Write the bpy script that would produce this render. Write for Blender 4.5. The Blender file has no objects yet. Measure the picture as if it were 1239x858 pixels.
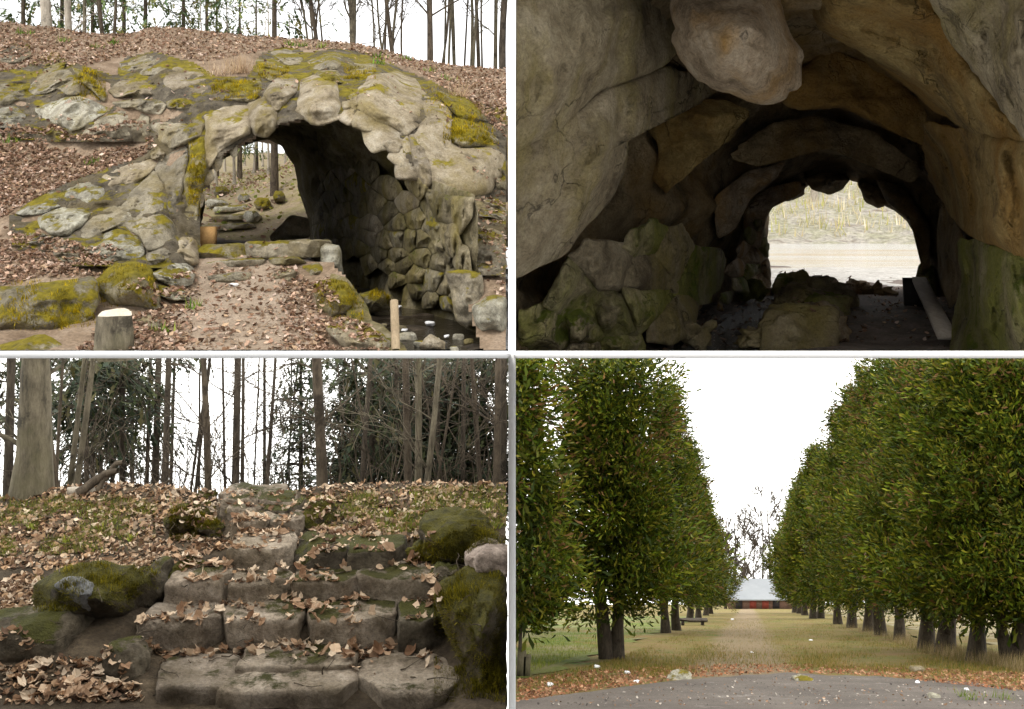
import bpy, math, random
import numpy as np
from mathutils import Vector
from mathutils.bvhtree import BVHTree

# ------------------------------------------------------------------ camera, sky, sun
F = 1239.0            # focal length in photograph pixels
HY = 255.0            # row of the photograph at eye level
CX = 619.5
SC = bpy.context.scene
COL = SC.collection
cam_d = bpy.data.cameras.new('camera'); cam = bpy.data.objects.new('camera', cam_d); COL.objects.link(cam)
cam_d.sensor_width = 36.0; cam_d.lens = 36.0 * F / 1239.0
cam_d.shift_y = -(429.0 - HY) / 1239.0
cam_d.clip_start = 0.05; cam_d.clip_end = 2000
cam.location = (0, 0, 0); cam.rotation_euler = (math.pi / 2, 0, 0)
SC.camera = cam

SUN_EL, SUN_AZ = 52.0, 205.0   # azimuth clockwise from +Y: behind the camera, a little left
W = bpy.data.worlds.new('World'); SC.world = W; W.use_nodes = True
nt = W.node_tree; bg = nt.nodes['Background']
sky = nt.nodes.new('ShaderNodeTexSky'); sky.sky_type = 'NISHITA'; sky.sun_disc = False
sky.sun_elevation = math.radians(SUN_EL); sky.sun_rotation = math.radians(SUN_AZ)
sky.air_density = 1.0; sky.dust_density = 0.7; sky.ozone_density = 1.0
hs = nt.nodes.new('ShaderNodeHueSaturation'); hs.inputs['Saturation'].default_value = 0.03
nt.links.new(sky.outputs[0], hs.inputs['Color']); nt.links.new(hs.outputs[0], bg.inputs[0])
bg.inputs[1].default_value = 0.15
sd = bpy.data.lights.new('sun', 'SUN'); sd.energy = 1.1; sd.angle = math.radians(14); sd.color = (1, 0.95, 0.88)
sun = bpy.data.objects.new('sun', sd); COL.objects.link(sun)
a, e = math.radians(SUN_AZ), math.radians(SUN_EL)
to_sun = Vector((math.sin(a) * math.cos(e), math.cos(a) * math.cos(e), math.sin(e)))
sun.rotation_euler = to_sun.to_track_quat('Z', 'Y').to_euler()
LOWER_SKY = 1.45
SC.view_settings.view_transform = 'Standard'; SC.view_settings.look = 'None'
SC.view_settings.exposure = 1.15; SC.view_settings.gamma = 1.0
SC.cycles.use_denoising = True
SC.cycles.max_bounces = 6; SC.cycles.diffuse_bounces = 4; SC.cycles.glossy_bounces = 2
SC.cycles.transmission_bounces = 2; SC.cycles.transparent_max_bounces = 4
SC.cycles.caustics_reflective = False; SC.cycles.caustics_refractive = False

# ------------------------------------------------------------------ helpers
rng = np.random.default_rng(7)
def P(px, py, d):
    """a photograph pixel and a distance -> a point of the place"""
    px, py, d = np.broadcast_arrays(np.asarray(px, float), np.asarray(py, float), np.asarray(d, float))
    return np.stack([(px - CX) / F * d, d, (HY - py) / F * d], -1)
CEIL = -(429.0 - HY) / F      # slope of the partition deck between upper and lower sets

def _hash(ix, iy, iz, seed):
    h = (ix.astype(np.int64) * 374761393 + iy.astype(np.int64) * 668265263 + iz.astype(np.int64) * 2147483647 + seed * 974634777) & 0xffffffff
    h = ((h ^ (h >> 13)) * 1274126177) & 0xffffffff
    h = (h ^ (h >> 16)) & 0xffffffff
    return h / 4294967295.0
def vnoise(p, seed=0):
    p = np.asarray(p, float); i = np.floor(p); f = p - i; f = f * f * (3 - 2 * f); i = i.astype(np.int64)
    r = 0
    for dx in (0, 1):
        for dy in (0, 1):
            for dz in (0, 1):
                w = (f[..., 0] if dx else 1 - f[..., 0]) * (f[..., 1] if dy else 1 - f[..., 1]) * (f[..., 2] if dz else 1 - f[..., 2])
                r = r + w * _hash(i[..., 0] + dx, i[..., 1] + dy, i[..., 2] + dz, seed)
    return r * 2 - 1
def fbm(p, octv=4, seed=0, gain=0.5):
    r = 0; a_ = 1.0; q = np.asarray(p, float)
    for k in range(octv):
        r = r + a_ * vnoise(q, seed + k * 17); q = q * 2.03 + 11.3; a_ *= gain
    return r
def ridged(p, octv=3, seed=0):
    r = 0; a_ = 1.0; q = np.asarray(p, float)
    for k in range(octv):
        r = r + a_ * (1 - 2 * np.abs(vnoise(q, seed + k * 31))); q = q * 2.1 + 5.1; a_ *= 0.5
    return r

def link(o, parent=None):
    COL.objects.link(o)
    if parent is not None: o.parent = parent
    return o
def tag(o, label=None, cat=None, group=None, kind=None):
    if label: o['label'] = label
    if cat: o['category'] = cat
    if group: o['group'] = group
    if kind: o['kind'] = kind
    return o
def thing(name, label, cat, loc=(0, 0, 0), group=None):
    o = bpy.data.objects.new(name, None); o.empty_display_size = 0.2
    COL.objects.link(o); o.location = [float(v) for v in loc]
    return tag(o, label, cat, group)
def mk(name, V, Fc, mat, parent=None, smooth=True, col=None, local=True):
    """one mesh object; V in world metres (made local to an Empty parent)"""
    V = np.asarray(V, float)
    if parent is not None and local:
        V = V - np.array(parent.location)
        if parent.parent is not None: V = V - np.array(parent.parent.location)
    me = bpy.data.meshes.new(name)
    if isinstance(Fc, np.ndarray):
        n, k = Fc.shape
        me.vertices.add(len(V)); me.vertices.foreach_set('co', V.astype(np.float32).ravel())
        me.loops.add(n * k); me.loops.foreach_set('vertex_index', Fc.astype(np.int32).ravel())
        me.polygons.add(n); me.polygons.foreach_set('loop_start', (np.arange(n) * k).astype(np.int32))
        me.polygons.foreach_set('loop_total', np.full(n, k, np.int32))
        me.update(calc_edges=True)
    else:
        me.from_pydata([tuple(v) for v in V], [], [tuple(int(i) for i in f) for f in Fc]); me.update()
    if smooth: me.polygons.foreach_set('use_smooth', np.ones(len(me.polygons), bool))
    if col is not None:
        at = me.color_attributes.new('col', 'FLOAT_COLOR', 'POINT')
        c = np.ones((len(V), 4), np.float32); c[:, :3] = col; at.data.foreach_set('color', c.ravel())
    if mat is not None: me.materials.append(mat)
    o = bpy.data.objects.new(name, me)
    return link(o, parent)
def merge(parts):
    """[(V,F)] with equal face size -> one (V,F)"""
    Vs, Fs, n = [], [], 0
    for V, Fc in parts:
        Vs.append(V); Fs.append(np.asarray(Fc) + n); n += len(V)
    return np.concatenate(Vs), np.concatenate(Fs)
def clip(V, Fc, lower=False, side=0, col=None):
    """cut a tree off where the deck or the partition wall stands"""
    bad = np.zeros(len(V), bool)
    if lower: bad |= V[:, 2] > CEIL * V[:, 1] - 0.025
    if side < 0: bad |= V[:, 0] > -0.03
    if side > 0: bad |= V[:, 0] < 0.03
    Fk = Fc[~bad[Fc].any(1)]
    used = np.zeros(len(V), bool); used[Fk.ravel()] = True
    idx = np.cumsum(used) - 1
    if col is not None: return V[used], idx[Fk], col[used]
    return V[used], idx[Fk]
def grid_faces(nu, nv):
    i = np.arange(nu - 1)[:, None] * nv + np.arange(nv - 1)[None, :]
    return np.stack([i, i + 1, i + nv + 1, i + nv], -1).reshape(-1, 4)
def inside(poly, x, y):
    poly = np.asarray(poly, float); x = np.asarray(x, float); y = np.asarray(y, float)
    r = np.zeros(x.shape, bool); j = len(poly) - 1
    for i in range(len(poly)):
        xi, yi = poly[i]; xj, yj = poly[j]
        c = ((yi > y) != (yj > y)) & (x < (xj - xi) * (y - yi) / (yj - yi + 1e-12) + xi)
        r ^= c; j = i
    return r
class RBF:
    def __init__(s, pts):
        p = np.asarray(pts, float); s.c = p[:, :2] / 100.0; n = len(p)
        d = np.linalg.norm(s.c[:, None] - s.c[None], axis=-1)
        A = np.zeros((n + 3, n + 3)); A[:n, :n] = d; A[:n, n] = 1; A[:n, n + 1:] = s.c
        A[n, :n] = 1; A[n + 1:, :n] = s.c.T
        s.w = np.linalg.solve(A + 1e-9 * np.eye(n + 3), np.concatenate([p[:, 2], [0, 0, 0]]))
    def __call__(s, px, py):
        px = np.asarray(px, float); q = np.stack([px / 100, np.asarray(py, float) / 100 + 0 * px], -1)
        out = np.zeros(px.shape); n = len(s.c)
        for k in range(n): out += s.w[k] * np.linalg.norm(q - s.c[k], axis=-1)
        return out + s.w[n] + q @ s.w[n + 1:]

def resample(poly, n):
    p = np.asarray(poly, float)
    q = np.empty((len(p) * 2, 2)); nx = np.roll(p, -1, 0)      # one corner-cutting pass
    q[0::2] = p * 0.9 + nx * 0.1; q[1::2] = p * 0.1 + nx * 0.9
    q = np.vstack([q, q[:1]]); s = np.concatenate([[0], np.cumsum(np.linalg.norm(np.diff(q, axis=0), axis=1))])
    t = np.linspace(0, s[-1], n, endpoint=False)
    return np.stack([np.interp(t, s, q[:, 0]), np.interp(t, s, q[:, 1])], -1)
def slab(poly, depth, bulge=0.15, thick=0.5, seed=0, n=36, rough=0.04, tilt=0.0, plat=5.0, lump=0.0, nr=None, planes=6, sharp=1.0):
    """a stone whose outline was read off the photograph: cleaved front face standing proud, sides going back"""
    o = resample(poly, n); c = o.mean(0); r = np.random.default_rng(seed)
    o = c + (o - c) * (1 + 0.05 * fbm(np.c_[o / 7.0, np.full(n, seed * 3.7)], 3, seed))[:, None]
    df = depth if callable(depth) else (lambda x, y: np.full(np.shape(x), float(depth)))
    rad = 0.5 * math.sqrt(abs(np.ptp(o[:, 0]) * np.ptp(o[:, 1])))
    if nr is None: nr = int(np.clip(rad / 1.9, 6, 20))
    rings = np.concatenate([[1.0, 0.975, 0.94], np.linspace(0.88, 0.07, nr)]); nr = len(rings)
    T = np.repeat(rings, n); Q = c + (np.tile(o, (nr, 1)) - c) * T[:, None]; Q = np.vstack([Q, c[None]]); T = np.append(T, 0.0)
    D = df(Q[:, 0], Q[:, 1]); w3 = P(Q[:, 0], Q[:, 1], D)
    size = max(0.15, rad * float(D[-1]) / F); prof = (1 - T ** plat) ** 0.6; u = (Q - c) / rad
    h = np.full(len(Q), 1.25)
    for k in range(planes):
        an = r.uniform(0, 2 * np.pi); h = np.minimum(h, r.uniform(0.72, 1.15) + r.uniform(0.15, 0.75) * sharp * (u[:, 0] * math.cos(an) + u[:, 1] * math.sin(an)))
    h = np.maximum(h, 0.12)
    dd = bulge * prof * h + rough * (ridged(w3 * (0.9 / size) + seed, 4, seed) - 0.3) * (0.25 + prof) + rough * 0.6 * fbm(w3 * 3.3 + seed, 4, seed + 3) * (0.3 + prof)
    dd += lump * fbm(w3 * 1.6 + seed, 3, seed + 5) * prof + tilt * (c[1] - Q[:, 1]) / 100.0
    V = [P(Q[:, 0], Q[:, 1], D - dd)]
    ctr = nr * n; k1 = ctr + 1; k2 = k1 + n
    b1 = o; V.append(P(b1[:, 0], b1[:, 1], df(b1[:, 0], b1[:, 1]) + thick * 0.4))
    b2 = c + (o - c) * 0.86; V.append(P(b2[:, 0], b2[:, 1], df(b2[:, 0], b2[:, 1]) + thick))
    V = np.concatenate(V)
    ar = np.arange(n); ar1 = (ar + 1) % n; quads = []
    for k in range(nr - 1): quads.append(np.stack([k * n + ar, k * n + ar1, (k + 1) * n + ar1, (k + 1) * n + ar], -1))
    quads.append(np.stack([ar1, ar, k1 + ar, k1 + ar1], -1)); quads.append(np.stack([k1 + ar1, k1 + ar, k2 + ar, k2 + ar1], -1))
    Fl = np.concatenate(quads).tolist() + [[(nr - 1) * n + i, (nr - 1) * n + (i + 1) % n, ctr] for i in range(n)] + [list(range(k2, k2 + n))]
    a0 = 0.5 * np.sum(o[:, 0] * np.roll(o[:, 1], -1) - np.roll(o[:, 0], -1) * o[:, 1])
    if a0 > 0: Fl = [f[::-1] for f in Fl]
    return V, Fl
_cube = {}
def cube_grid(n):
    if n in _cube: return _cube[n]
    t = np.linspace(-1, 1, n); A, B = np.meshgrid(t, t, indexing='ij'); one = np.ones_like(A)
    V, Fc, k = [], [], 0
    for ax in range(3):
        for s in (-1, 1):
            c = [None] * 3; c[ax] = one * s; c[(ax + 1) % 3] = A; c[(ax + 2) % 3] = B
            V.append(np.stack(c, -1).reshape(-1, 3)); f = grid_faces(n, n) + k
            if s > 0: f = f[:, ::-1]
            f = f[:, ::-1]
            Fc.append(f); k += n * n
    V = np.concatenate(V); Fc = np.concatenate(Fc)
    key = np.round(V, 5); u, inv = np.unique(key, axis=0, return_inverse=True); inv = inv.ravel()
    _cube[n] = (u, inv[Fc]); return _cube[n]
def rock(center, half, seed=0, n=13, p=5.0, amp=0.06, facets=7, rotz=0.0, scale=1.2, upright=0.7, cut=0.72):
    """a boulder or a dressed block: rounded box, a few cleaved faces, weathered surface"""
    V, Fc = cube_grid(n); V = V / (np.sum(np.abs(V) ** p, -1) ** (1 / p))[:, None]
    r = np.random.default_rng(seed)
    for k in range(facets):
        nrm = r.normal(size=3); nrm[2] *= upright; nrm /= np.linalg.norm(nrm); off = r.uniform(cut, 0.98)
        ex = np.maximum(V @ nrm - off, 0); V = V - nrm * (ex * 0.9)[:, None]
    half = np.asarray(half, float); U = V * half; dr = U / (np.linalg.norm(U, axis=1)[:, None] + 1e-9)
    m = float(np.min(half)); U = U + dr * (amp * (fbm(U / m * scale * 0.6 + seed * 3.1, 4, seed)))[:, None]
    c, s = math.cos(rotz), math.sin(rotz)
    U = U @ np.array([[c, s, 0], [-s, c, 0], [0, 0, 1]])
    return U + np.asarray(center, float), Fc
def voronoi_cells(poly, n, seed, shrink=0.93, stretch=1.0):
    r = np.random.default_rng(seed); poly = np.asarray(poly, float); mn, mx = poly.min(0), poly.max(0)
    area = abs(0.5 * np.sum(poly[:, 0] * np.roll(poly[:, 1], -1) - np.roll(poly[:, 0], -1) * poly[:, 1]))
    md = 0.72 * math.sqrt(area / n); S = []; tries = 0
    while len(S) < n and tries < 20000:
        tries += 1; q = r.uniform(mn, mx)
        if not inside(poly, q[0], q[1]): continue
        if all(math.hypot(q[0] - s[0], (q[1] - s[1]) * stretch) > md for s in S): S.append(q)
    out = []
    for i, s in enumerate(S):
        cell = [np.array(v) for v in (mn - 5, (mx[0] + 5, mn[1] - 5), mx + 5, (mn[0] - 5, mx[1] + 5))]
        for j, t in enumerate(S):
            if i == j: continue
            mid = (s + t) / 2; nr = t - s; new = []
            for k in range(len(cell)):
                a_, b_ = cell[k], cell[(k + 1) % len(cell)]; da, db = (a_ - mid) @ nr, (b_ - mid) @ nr
                if da <= 0: new.append(a_)
                if da * db < 0: new.append(a_ + (b_ - a_) * (da / (da - db)))
            cell = new
            if len(cell) < 3: break
        if len(cell) >= 3:
            c = np.mean(cell, 0); cc = np.array([c + (v - c) * shrink for v in cell])
            if not inside(poly, c[0], c[1]): continue
            fine_ = []
            for v, v2 in zip(cc, np.roll(cc, -1, 0)):
                for f_ in (0.0, 0.33, 0.67):
                    q = v + (v2 - v) * f_
                    for g_ in (1, .9, .8, .7, .6, .5, .4, .3):
                        if inside(poly, *(c + (q - c) * g_)): break
                    fine_.append(c + (q - c) * g_)
            cc = np.array(fine_)
            lim = md * 1.5; d = cc - c; l = np.linalg.norm(d, axis=1)[:, None]; out.append(c + d * np.minimum(1, lim / np.maximum(l, 1e-6)))
    return out
def scatter(pv, pf, pos, rot, scl):
    """copies of a small prototype; rot (n,3,3)"""
    n, k = len(pos), len(pv)
    V = np.einsum('nij,kj->nki', rot, pv) * np.asarray(scl).reshape(n, 1, -1) + pos[:, None, :]
    Fc = (np.asarray(pf)[None] + (np.arange(n) * k)[:, None, None]).reshape(-1, np.asarray(pf).shape[1])
    return V.reshape(-1, 3), Fc
def rots(n, r, tilt=0.5):
    """random heading, tilt away from up"""
    a_ = r.uniform(0, 2 * np.pi, n); b_ = r.normal(0, tilt, n); c_ = r.normal(0, tilt, n)
    ca, sa, cb, sb, cc, sc_ = np.cos(a_), np.sin(a_), np.cos(b_), np.sin(b_), np.cos(c_), np.sin(c_); z = np.zeros(n); o = np.ones(n)
    Rz = np.stack([np.stack([ca, -sa, z], -1), np.stack([sa, ca, z], -1), np.stack([z, z, o], -1)], 1)
    Rx = np.stack([np.stack([o, z, z], -1), np.stack([z, cb, -sb], -1), np.stack([z, sb, cb], -1)], 1)
    Ry = np.stack([np.stack([cc, z, sc_], -1), np.stack([z, o, z], -1), np.stack([-sc_, z, cc], -1)], 1)
    return Rx @ Ry @ Rz
def basis(d):
    """(n,3) directions -> frames whose third column is d"""
    d = d / np.linalg.norm(d, axis=1)[:, None]
    up = np.where(np.abs(d[:, 2:3]) > 0.95, np.array([[1., 0, 0]]), np.array([[0, 0, 1.]]))
    x = np.cross(up, d); x /= np.linalg.norm(x, axis=1)[:, None]; y = np.cross(d, x)
    return np.stack([x, y, d], -1)
def tube(path, rad, sides=6, cap=False):
    path = np.asarray(path, float); rad = np.asarray(rad, float); m = len(path)
    t = np.gradient(path, axis=0); B = basis(t + 1e-9); an = np.arange(sides) * 2 * np.pi / sides
    V = path[:, None] + (np.cos(an)[None, :, None] * B[:, None, :, 0] + np.sin(an)[None, :, None] * B[:, None, :, 1]) * rad[:, None, None]
    ar = np.arange(sides); ar1 = (ar + 1) % sides
    Fc = np.concatenate([np.stack([k * sides + ar, k * sides + ar1, (k + 1) * sides + ar1, (k + 1) * sides + ar], -1) for k in range(m - 1)])
    return V.reshape(-1, 3), Fc
def box(x0, x1, y0, y1, z0, z1):
    V = np.array([(x, y, z) for x in (x0, x1) for y in (y0, y1) for z in (z0, z1)], float)
    return V, np.array([[0, 1, 3, 2], [4, 6, 7, 5], [0, 4, 5, 1], [2, 3, 7, 6], [0, 2, 6, 4], [1, 5, 7, 3]])
class Drop:
    """lets leaves and pebbles fall on what has been built"""
    def __init__(s): s.V, s.F, s.n = [], [], 0
    def add(s, V, Fc):
        s.V.extend([tuple(v) for v in V]); s.F.extend([tuple(int(i) + s.n for i in f) for f in Fc]); s.n = len(s.V)
    def build(s): s.t = BVHTree.FromPolygons(s.V, s.F)
    def cast(s, p, up=0.6, minz=0.3):
        h = s.t.ray_cast(Vector((p[0], p[1], p[2] + up)), Vector((0, 0, -1)))
        if h[0] is None or abs(h[1].z) < minz: return None
        return h[0], h[1] if h[1].z > 0 else -h[1]
def lin(*c):
    return tuple(((v / 255.0) / 12.92 if v / 255.0 <= 0.04045 else ((v / 255.0 + 0.055) / 1.055) ** 2.4) for v in c)

# ------------------------------------------------------------------ materials
class NB:
    def __init__(s, name):
        s.m = bpy.data.materials.new(name); s.m.use_nodes = True; s.t = s.m.node_tree; s.n = s.t.nodes
        s.b = s.n['Principled BSDF']; s.b.inputs['Specular IOR Level'].default_value = 0.25
        s.pos = s.n.new('ShaderNodeNewGeometry')
    def l(s, a_, b_): s.t.links.new(a_, b_)
    def vec(s, scale=(1, 1, 1)):
        mp = s.n.new('ShaderNodeMapping'); mp.inputs['Scale'].default_value = scale; s.l(s.pos.outputs['Position'], mp.inputs[0]); return mp.outputs[0]
    def noise(s, scale, detail=6, rough=0.6, stretch=None, dist=0.0):
        x = s.n.new('ShaderNodeTexNoise'); x.inputs['Scale'].default_value = scale; x.inputs['Detail'].default_value = detail
        x.inputs['Roughness'].default_value = rough; x.inputs['Distortion'].default_value = dist
        s.l(s.vec(stretch) if stretch else s.pos.outputs['Position'], x.inputs['Vector']); return x.outputs['Fac']
    def ramp(s, fac, stops):
        x = s.n.new('ShaderNodeValToRGB'); cr = x.color_ramp
        while len(cr.elements) < len(stops): cr.elements.new(0.5)
        for el, (p, c) in zip(cr.elements, stops):
            el.position = p; el.color = (c, c, c, 1) if np.isscalar(c) else (*c, 1)
        s.l(fac, x.inputs[0]); return x.outputs['Color']
    def mix(s, fac, a_, b_, mode='MIX'):
        x = s.n.new('ShaderNodeMixRGB'); x.blend_type = mode
        for i, v in ((0, fac), (1, a_), (2, b_)):
            if hasattr(v, 'is_linked') or hasattr(v, 'links'): s.l(v, x.inputs[i])
            else: x.inputs[i].default_value = v if i == 0 else (*v, 1)
        return x.outputs[0]
    def math(s, op, a_, b_=0.0):
        x = s.n.new('ShaderNodeMath'); x.operation = op
        for i, v in ((0, a_), (1, b_)):
            if hasattr(v, 'links'): s.l(v, x.inputs[i])
            else: x.inputs[i].default_value = v
        return x.outputs[0]
    def bump(s, h, strength=0.5, dist=0.02):
        x = s.n.new('ShaderNodeBump'); x.inputs['Strength'].default_value = strength; x.inputs['Distance'].default_value = dist
        s.l(h, x.inputs['Height']); s.l(x.outputs[0], s.b.inputs['Normal'])
    def out(s, colour, rough=0.9):
        if hasattr(colour, 'links'): s.l(colour, s.b.inputs['Base Color'])
        else: s.b.inputs['Base Color'].default_value = (*colour, 1)
        if hasattr(rough, 'links'): s.l(rough, s.b.inputs['Roughness'])
        else: s.b.inputs['Roughness'].default_value = rough
        return s.m
def rock_mat(name, dark, mid, light, stain=None, stain_at=0.55, lichen=0.0, moss=0.0, mosscol=((0.085, 0.072, 0.007), (0.29, 0.23, 0.014)), scale=1.6, bump=0.7, crack=0.6, rough=0.9, up=True, tint=0.25):
    b = NB(name)
    n1 = b.noise(scale * 1.5, 12, 0.74)
    c = b.ramp(n1, [(0.36, dark), (0.5, mid), (0.65, light)])
    if stain is not None:
        n2 = b.noise(0.9, 5, 0.6, stretch=(1.6, 1.6, 0.7))
        c = b.mix(b.ramp(n2, [(stain_at - 0.08, 0.0), (stain_at + 0.12, 0.85)]), c, stain)
    fine = b.noise(34, 8, 0.8)
    c = b.mix(1.0, c, b.ramp(fine, [(0.28, 0.42), (0.5, 0.95), (0.72, 1.3)]), 'MULTIPLY')
    if lichen > 0:
        n3 = b.noise(5.5, 8, 0.75)
        c = b.mix(b.ramp(n3, [(0.66 - lichen * 0.2, 0.0), (0.72 - lichen * 0.18, 0.8)]), c, (0.46, 0.45, 0.38))
    vo = b.n.new('ShaderNodeTexVoronoi'); vo.feature = 'DISTANCE_TO_EDGE'; vo.inputs['Scale'].default_value = 1.35
    nz = b.n.new('ShaderNodeTexNoise'); nz.inputs['Scale'].default_value = 2.2; nz.inputs['Detail'].default_value = 5
    b.l(b.pos.outputs['Position'], nz.inputs['Vector'])
    mx = b.n.new('ShaderNodeVectorMath'); mx.operation = 'SCALE'; mx.inputs['Scale'].default_value = 0.9; b.l(nz.outputs['Color'], mx.inputs[0])
    ad = b.n.new('ShaderNodeVectorMath'); ad.operation = 'ADD'; b.l(b.pos.outputs['Position'], ad.inputs[0]); b.l(mx.outputs[0], ad.inputs[1])
    b.l(ad.outputs[0], vo.inputs['Vector'])
    cr = b.ramp(vo.outputs['Distance'], [(0.0, 0.0), (0.022, 1.0)])
    crm = b.mix(b.ramp(b.noise(0.8, 3), [(0.45, 0.0), (0.6, crack)]), (1, 1, 1), cr)
    c = b.mix(1.0, c, b.mix(0.75, (1, 1, 1), crm), 'MULTIPLY')
    oi = b.n.new('ShaderNodeObjectInfo')
    c = b.mix(1.0, c, b.ramp(oi.outputs['Random'], [(0.0, (1 - tint, 1 - tint * 1.05, 1 - tint * 1.1)), (0.5, (1.0, 0.99, 0.95)), (1.0, (1 + tint * 0.6, 1 + tint * 0.5, 1 + tint * 0.4))]), 'MULTIPLY')
    h = b.math('ADD', b.math('MULTIPLY', b.noise(5.0, 12, 0.78), 1.5), b.math('MULTIPLY', crm, 0.5))
    h = b.math('ADD', h, b.math('MULTIPLY', fine, 0.3))
    if moss > 0:
        sp = b.n.new('ShaderNodeSeparateXYZ'); b.l(b.pos.outputs['Normal'], sp.inputs[0])
        n4 = b.noise(1.7, 9, 0.72)
        f = b.math('ADD', b.math('MULTIPLY', sp.outputs['Z'], 0.28 if up else 0.08), n4)
        f = b.ramp(f, [(0.92 - moss * 0.42, 0.0), (0.98 - moss * 0.42, 1.0)])
        mc = b.ramp(b.noise(9.0, 6, 0.7), [(0.3, mosscol[0]), (0.68, mosscol[1])])
        c = b.mix(f, c, mc)
        h = b.math('ADD', h, b.math('MULTIPLY', b.math('MULTIPLY', b.noise(60, 3, 0.7), 1.3), f))
    b.bump(h, bump, 0.085)
    return b.out(c, rough)
def plain(name, cols, scale=3.0, rough=0.85, bump=0.3, bs=20, dist=0.01, stretch=None, spec=0.25, speck=0.3):
    b = NB(name)
    c = b.ramp(b.noise(scale, 8, 0.65, stretch=stretch), [(0.3 + 0.4 * i / max(1, len(cols) - 1), v) for i, v in enumerate(cols)])
    f = b.noise(bs * 1.7, 4, 0.7, stretch=stretch)
    c = b.mix(1.0, c, b.ramp(f, [(0.25, 1 - speck), (0.75, 1 + speck * 0.6)]), 'MULTIPLY')
    if bump: b.bump(b.noise(bs, 6, 0.7, stretch=stretch), bump, dist)
    b.b.inputs['Specular IOR Level'].default_value = spec
    return b.out(c, rough)
def foliage(name, trans=0.25, rough=0.65, spec=0.2):
    b = NB(name); at = b.n.new('ShaderNodeAttribute'); at.attribute_name = 'col'
    b.b.inputs['Specular IOR Level'].default_value = spec
    b.out(at.outputs['Color'], rough)
    if trans:
        tr = b.n.new('ShaderNodeBsdfTranslucent'); b.l(at.outputs['Color'], tr.inputs['Color'])
        mx = b.n.new('ShaderNodeMixShader'); mx.inputs[0].default_value = trans
        b.l(b.b.outputs[0], mx.inputs[1]); b.l(tr.outputs[0], mx.inputs[2]); b.l(mx.outputs[0], b.n['Material Output'].inputs['Surface'])
    return b.m
def bark_mat(name, a_, c_, scale=6.0, tint=None):
    b = NB(name)
    n1 = b.noise(scale * 2, 9, 0.78, stretch=(1, 1, 0.3)); col = b.ramp(n1, [(0.36, a_), (0.62, c_)]); col = b.mix(b.ramp(b.noise(3.0, 6, .7), [(.56, 0.0), (.64, .75)]), col, tuple(v * .45 for v in a_))
    if tint is not None: col = b.mix(b.ramp(b.noise(1.3, 5, 0.7), [(0.5, 0.0), (0.66, 0.7)]), col, tint)
    b.bump(b.noise(scale * 3, 6, 0.75, stretch=(1, 1, 0.22)), 0.8, 0.03)
    return b.out(col, 0.95)
M = {}
M['white'] = plain('white_plaster', [(0.86, 0.86, 0.85), (0.9, 0.9, 0.89)], 2, 0.8, 0.05, speck=0.02)
b = NB('overcast_sky'); em = b.n.new('ShaderNodeEmission'); em.inputs[0].default_value = (1.0, 0.985, 0.94, 1); em.inputs[1].default_value = LOWER_SKY
b.l(em.outputs[0], b.n['Material Output'].inputs['Surface']); M['sky'] = b.m
# grotto seen from outside
M['tl_rock'] = rock_mat('grotto_rock', (0.11, 0.095, 0.07), (0.265, 0.235, 0.175), (0.4, 0.36, 0.28), stain=(0.24, 0.19, 0.09), stain_at=0.58, lichen=0.25, moss=0.42, scale=1.9, crack=0.7)
M['tl_pale'] = rock_mat('pale_lichen_rock', (0.15, 0.14, 0.11), (0.32, 0.3, 0.24), (0.48, 0.46, 0.38), stain=(0.25, 0.21, 0.08), stain_at=0.6, lichen=0.75, moss=0.45, scale=2.2, crack=0.6)
M['tl_smooth'] = rock_mat('smooth_tan_rock', (0.13, 0.105, 0.07), (0.28, 0.235, 0.165), (0.4, 0.36, 0.29), stain=(0.21, 0.165, 0.065), stain_at=0.55, lichen=0.12, moss=0.3, scale=1.5, crack=0.35, bump=0.55)
M['tl_moss'] = rock_mat('mossy_rock', (0.12, 0.1, 0.06), (0.25, 0.22, 0.15), (0.38, 0.35, 0.27), stain=(0.2, 0.16, 0.05), lichen=0.2, moss=0.97, up=False, scale=2.0)
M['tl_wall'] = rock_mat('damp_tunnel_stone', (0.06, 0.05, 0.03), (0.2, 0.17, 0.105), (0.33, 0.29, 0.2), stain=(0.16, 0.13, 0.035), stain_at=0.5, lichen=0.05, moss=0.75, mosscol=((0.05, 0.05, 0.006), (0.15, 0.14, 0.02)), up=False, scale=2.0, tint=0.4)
M['tl_gap_shade'] = rock_mat('gap_shade_rock', (0.05, 0.042, 0.03), (0.13, 0.11, 0.08), (0.22, 0.19, 0.14), stain=(0.13, 0.1, 0.045), moss=0.45, scale=2.4)  # dark colour puts the shade of the gaps between stones into the rock
# inside the cave
M['cv_grey'] = rock_mat('cave_grey_rock', (0.138, 0.105, 0.065), (0.358, 0.293, 0.187), (0.552, 0.471, 0.325), stain=(0.358, 0.293, 0.098), stain_at=0.55, moss=0.25, up=False, scale=1.2, crack=0.85, tint=0.12, bump=1.0)
M['cv_tan'] = rock_mat('cave_tan_boulder', (0.209, 0.155, 0.099), (0.431, 0.333, 0.228), (0.591, 0.493, 0.370), stain=(0.419, 0.234, 0.056), stain_at=0.52, scale=1.4, crack=0.85, tint=0.1, bump=1.0)
M['cv_ochre'] = rock_mat('cave_ochre_rock', (0.164, 0.113, 0.048), (0.400, 0.283, 0.109), (0.601, 0.455, 0.200), stain=(0.364, 0.200, 0.046), stain_at=0.5, moss=0.2, up=False, scale=1.3, crack=0.85, tint=0.15, bump=1.0)
M['cv_green'] = rock_mat('cave_algae_rock', (0.138, 0.113, 0.065), (0.392, 0.334, 0.196), (0.626, 0.548, 0.352), stain=(0.274, 0.284, 0.049), stain_at=0.45, moss=0.85, mosscol=((0.099, 0.128, 0.016), (0.255, 0.294, 0.039)), up=False, scale=1.5, crack=0.85, tint=0.3, bump=1.0)
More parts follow.
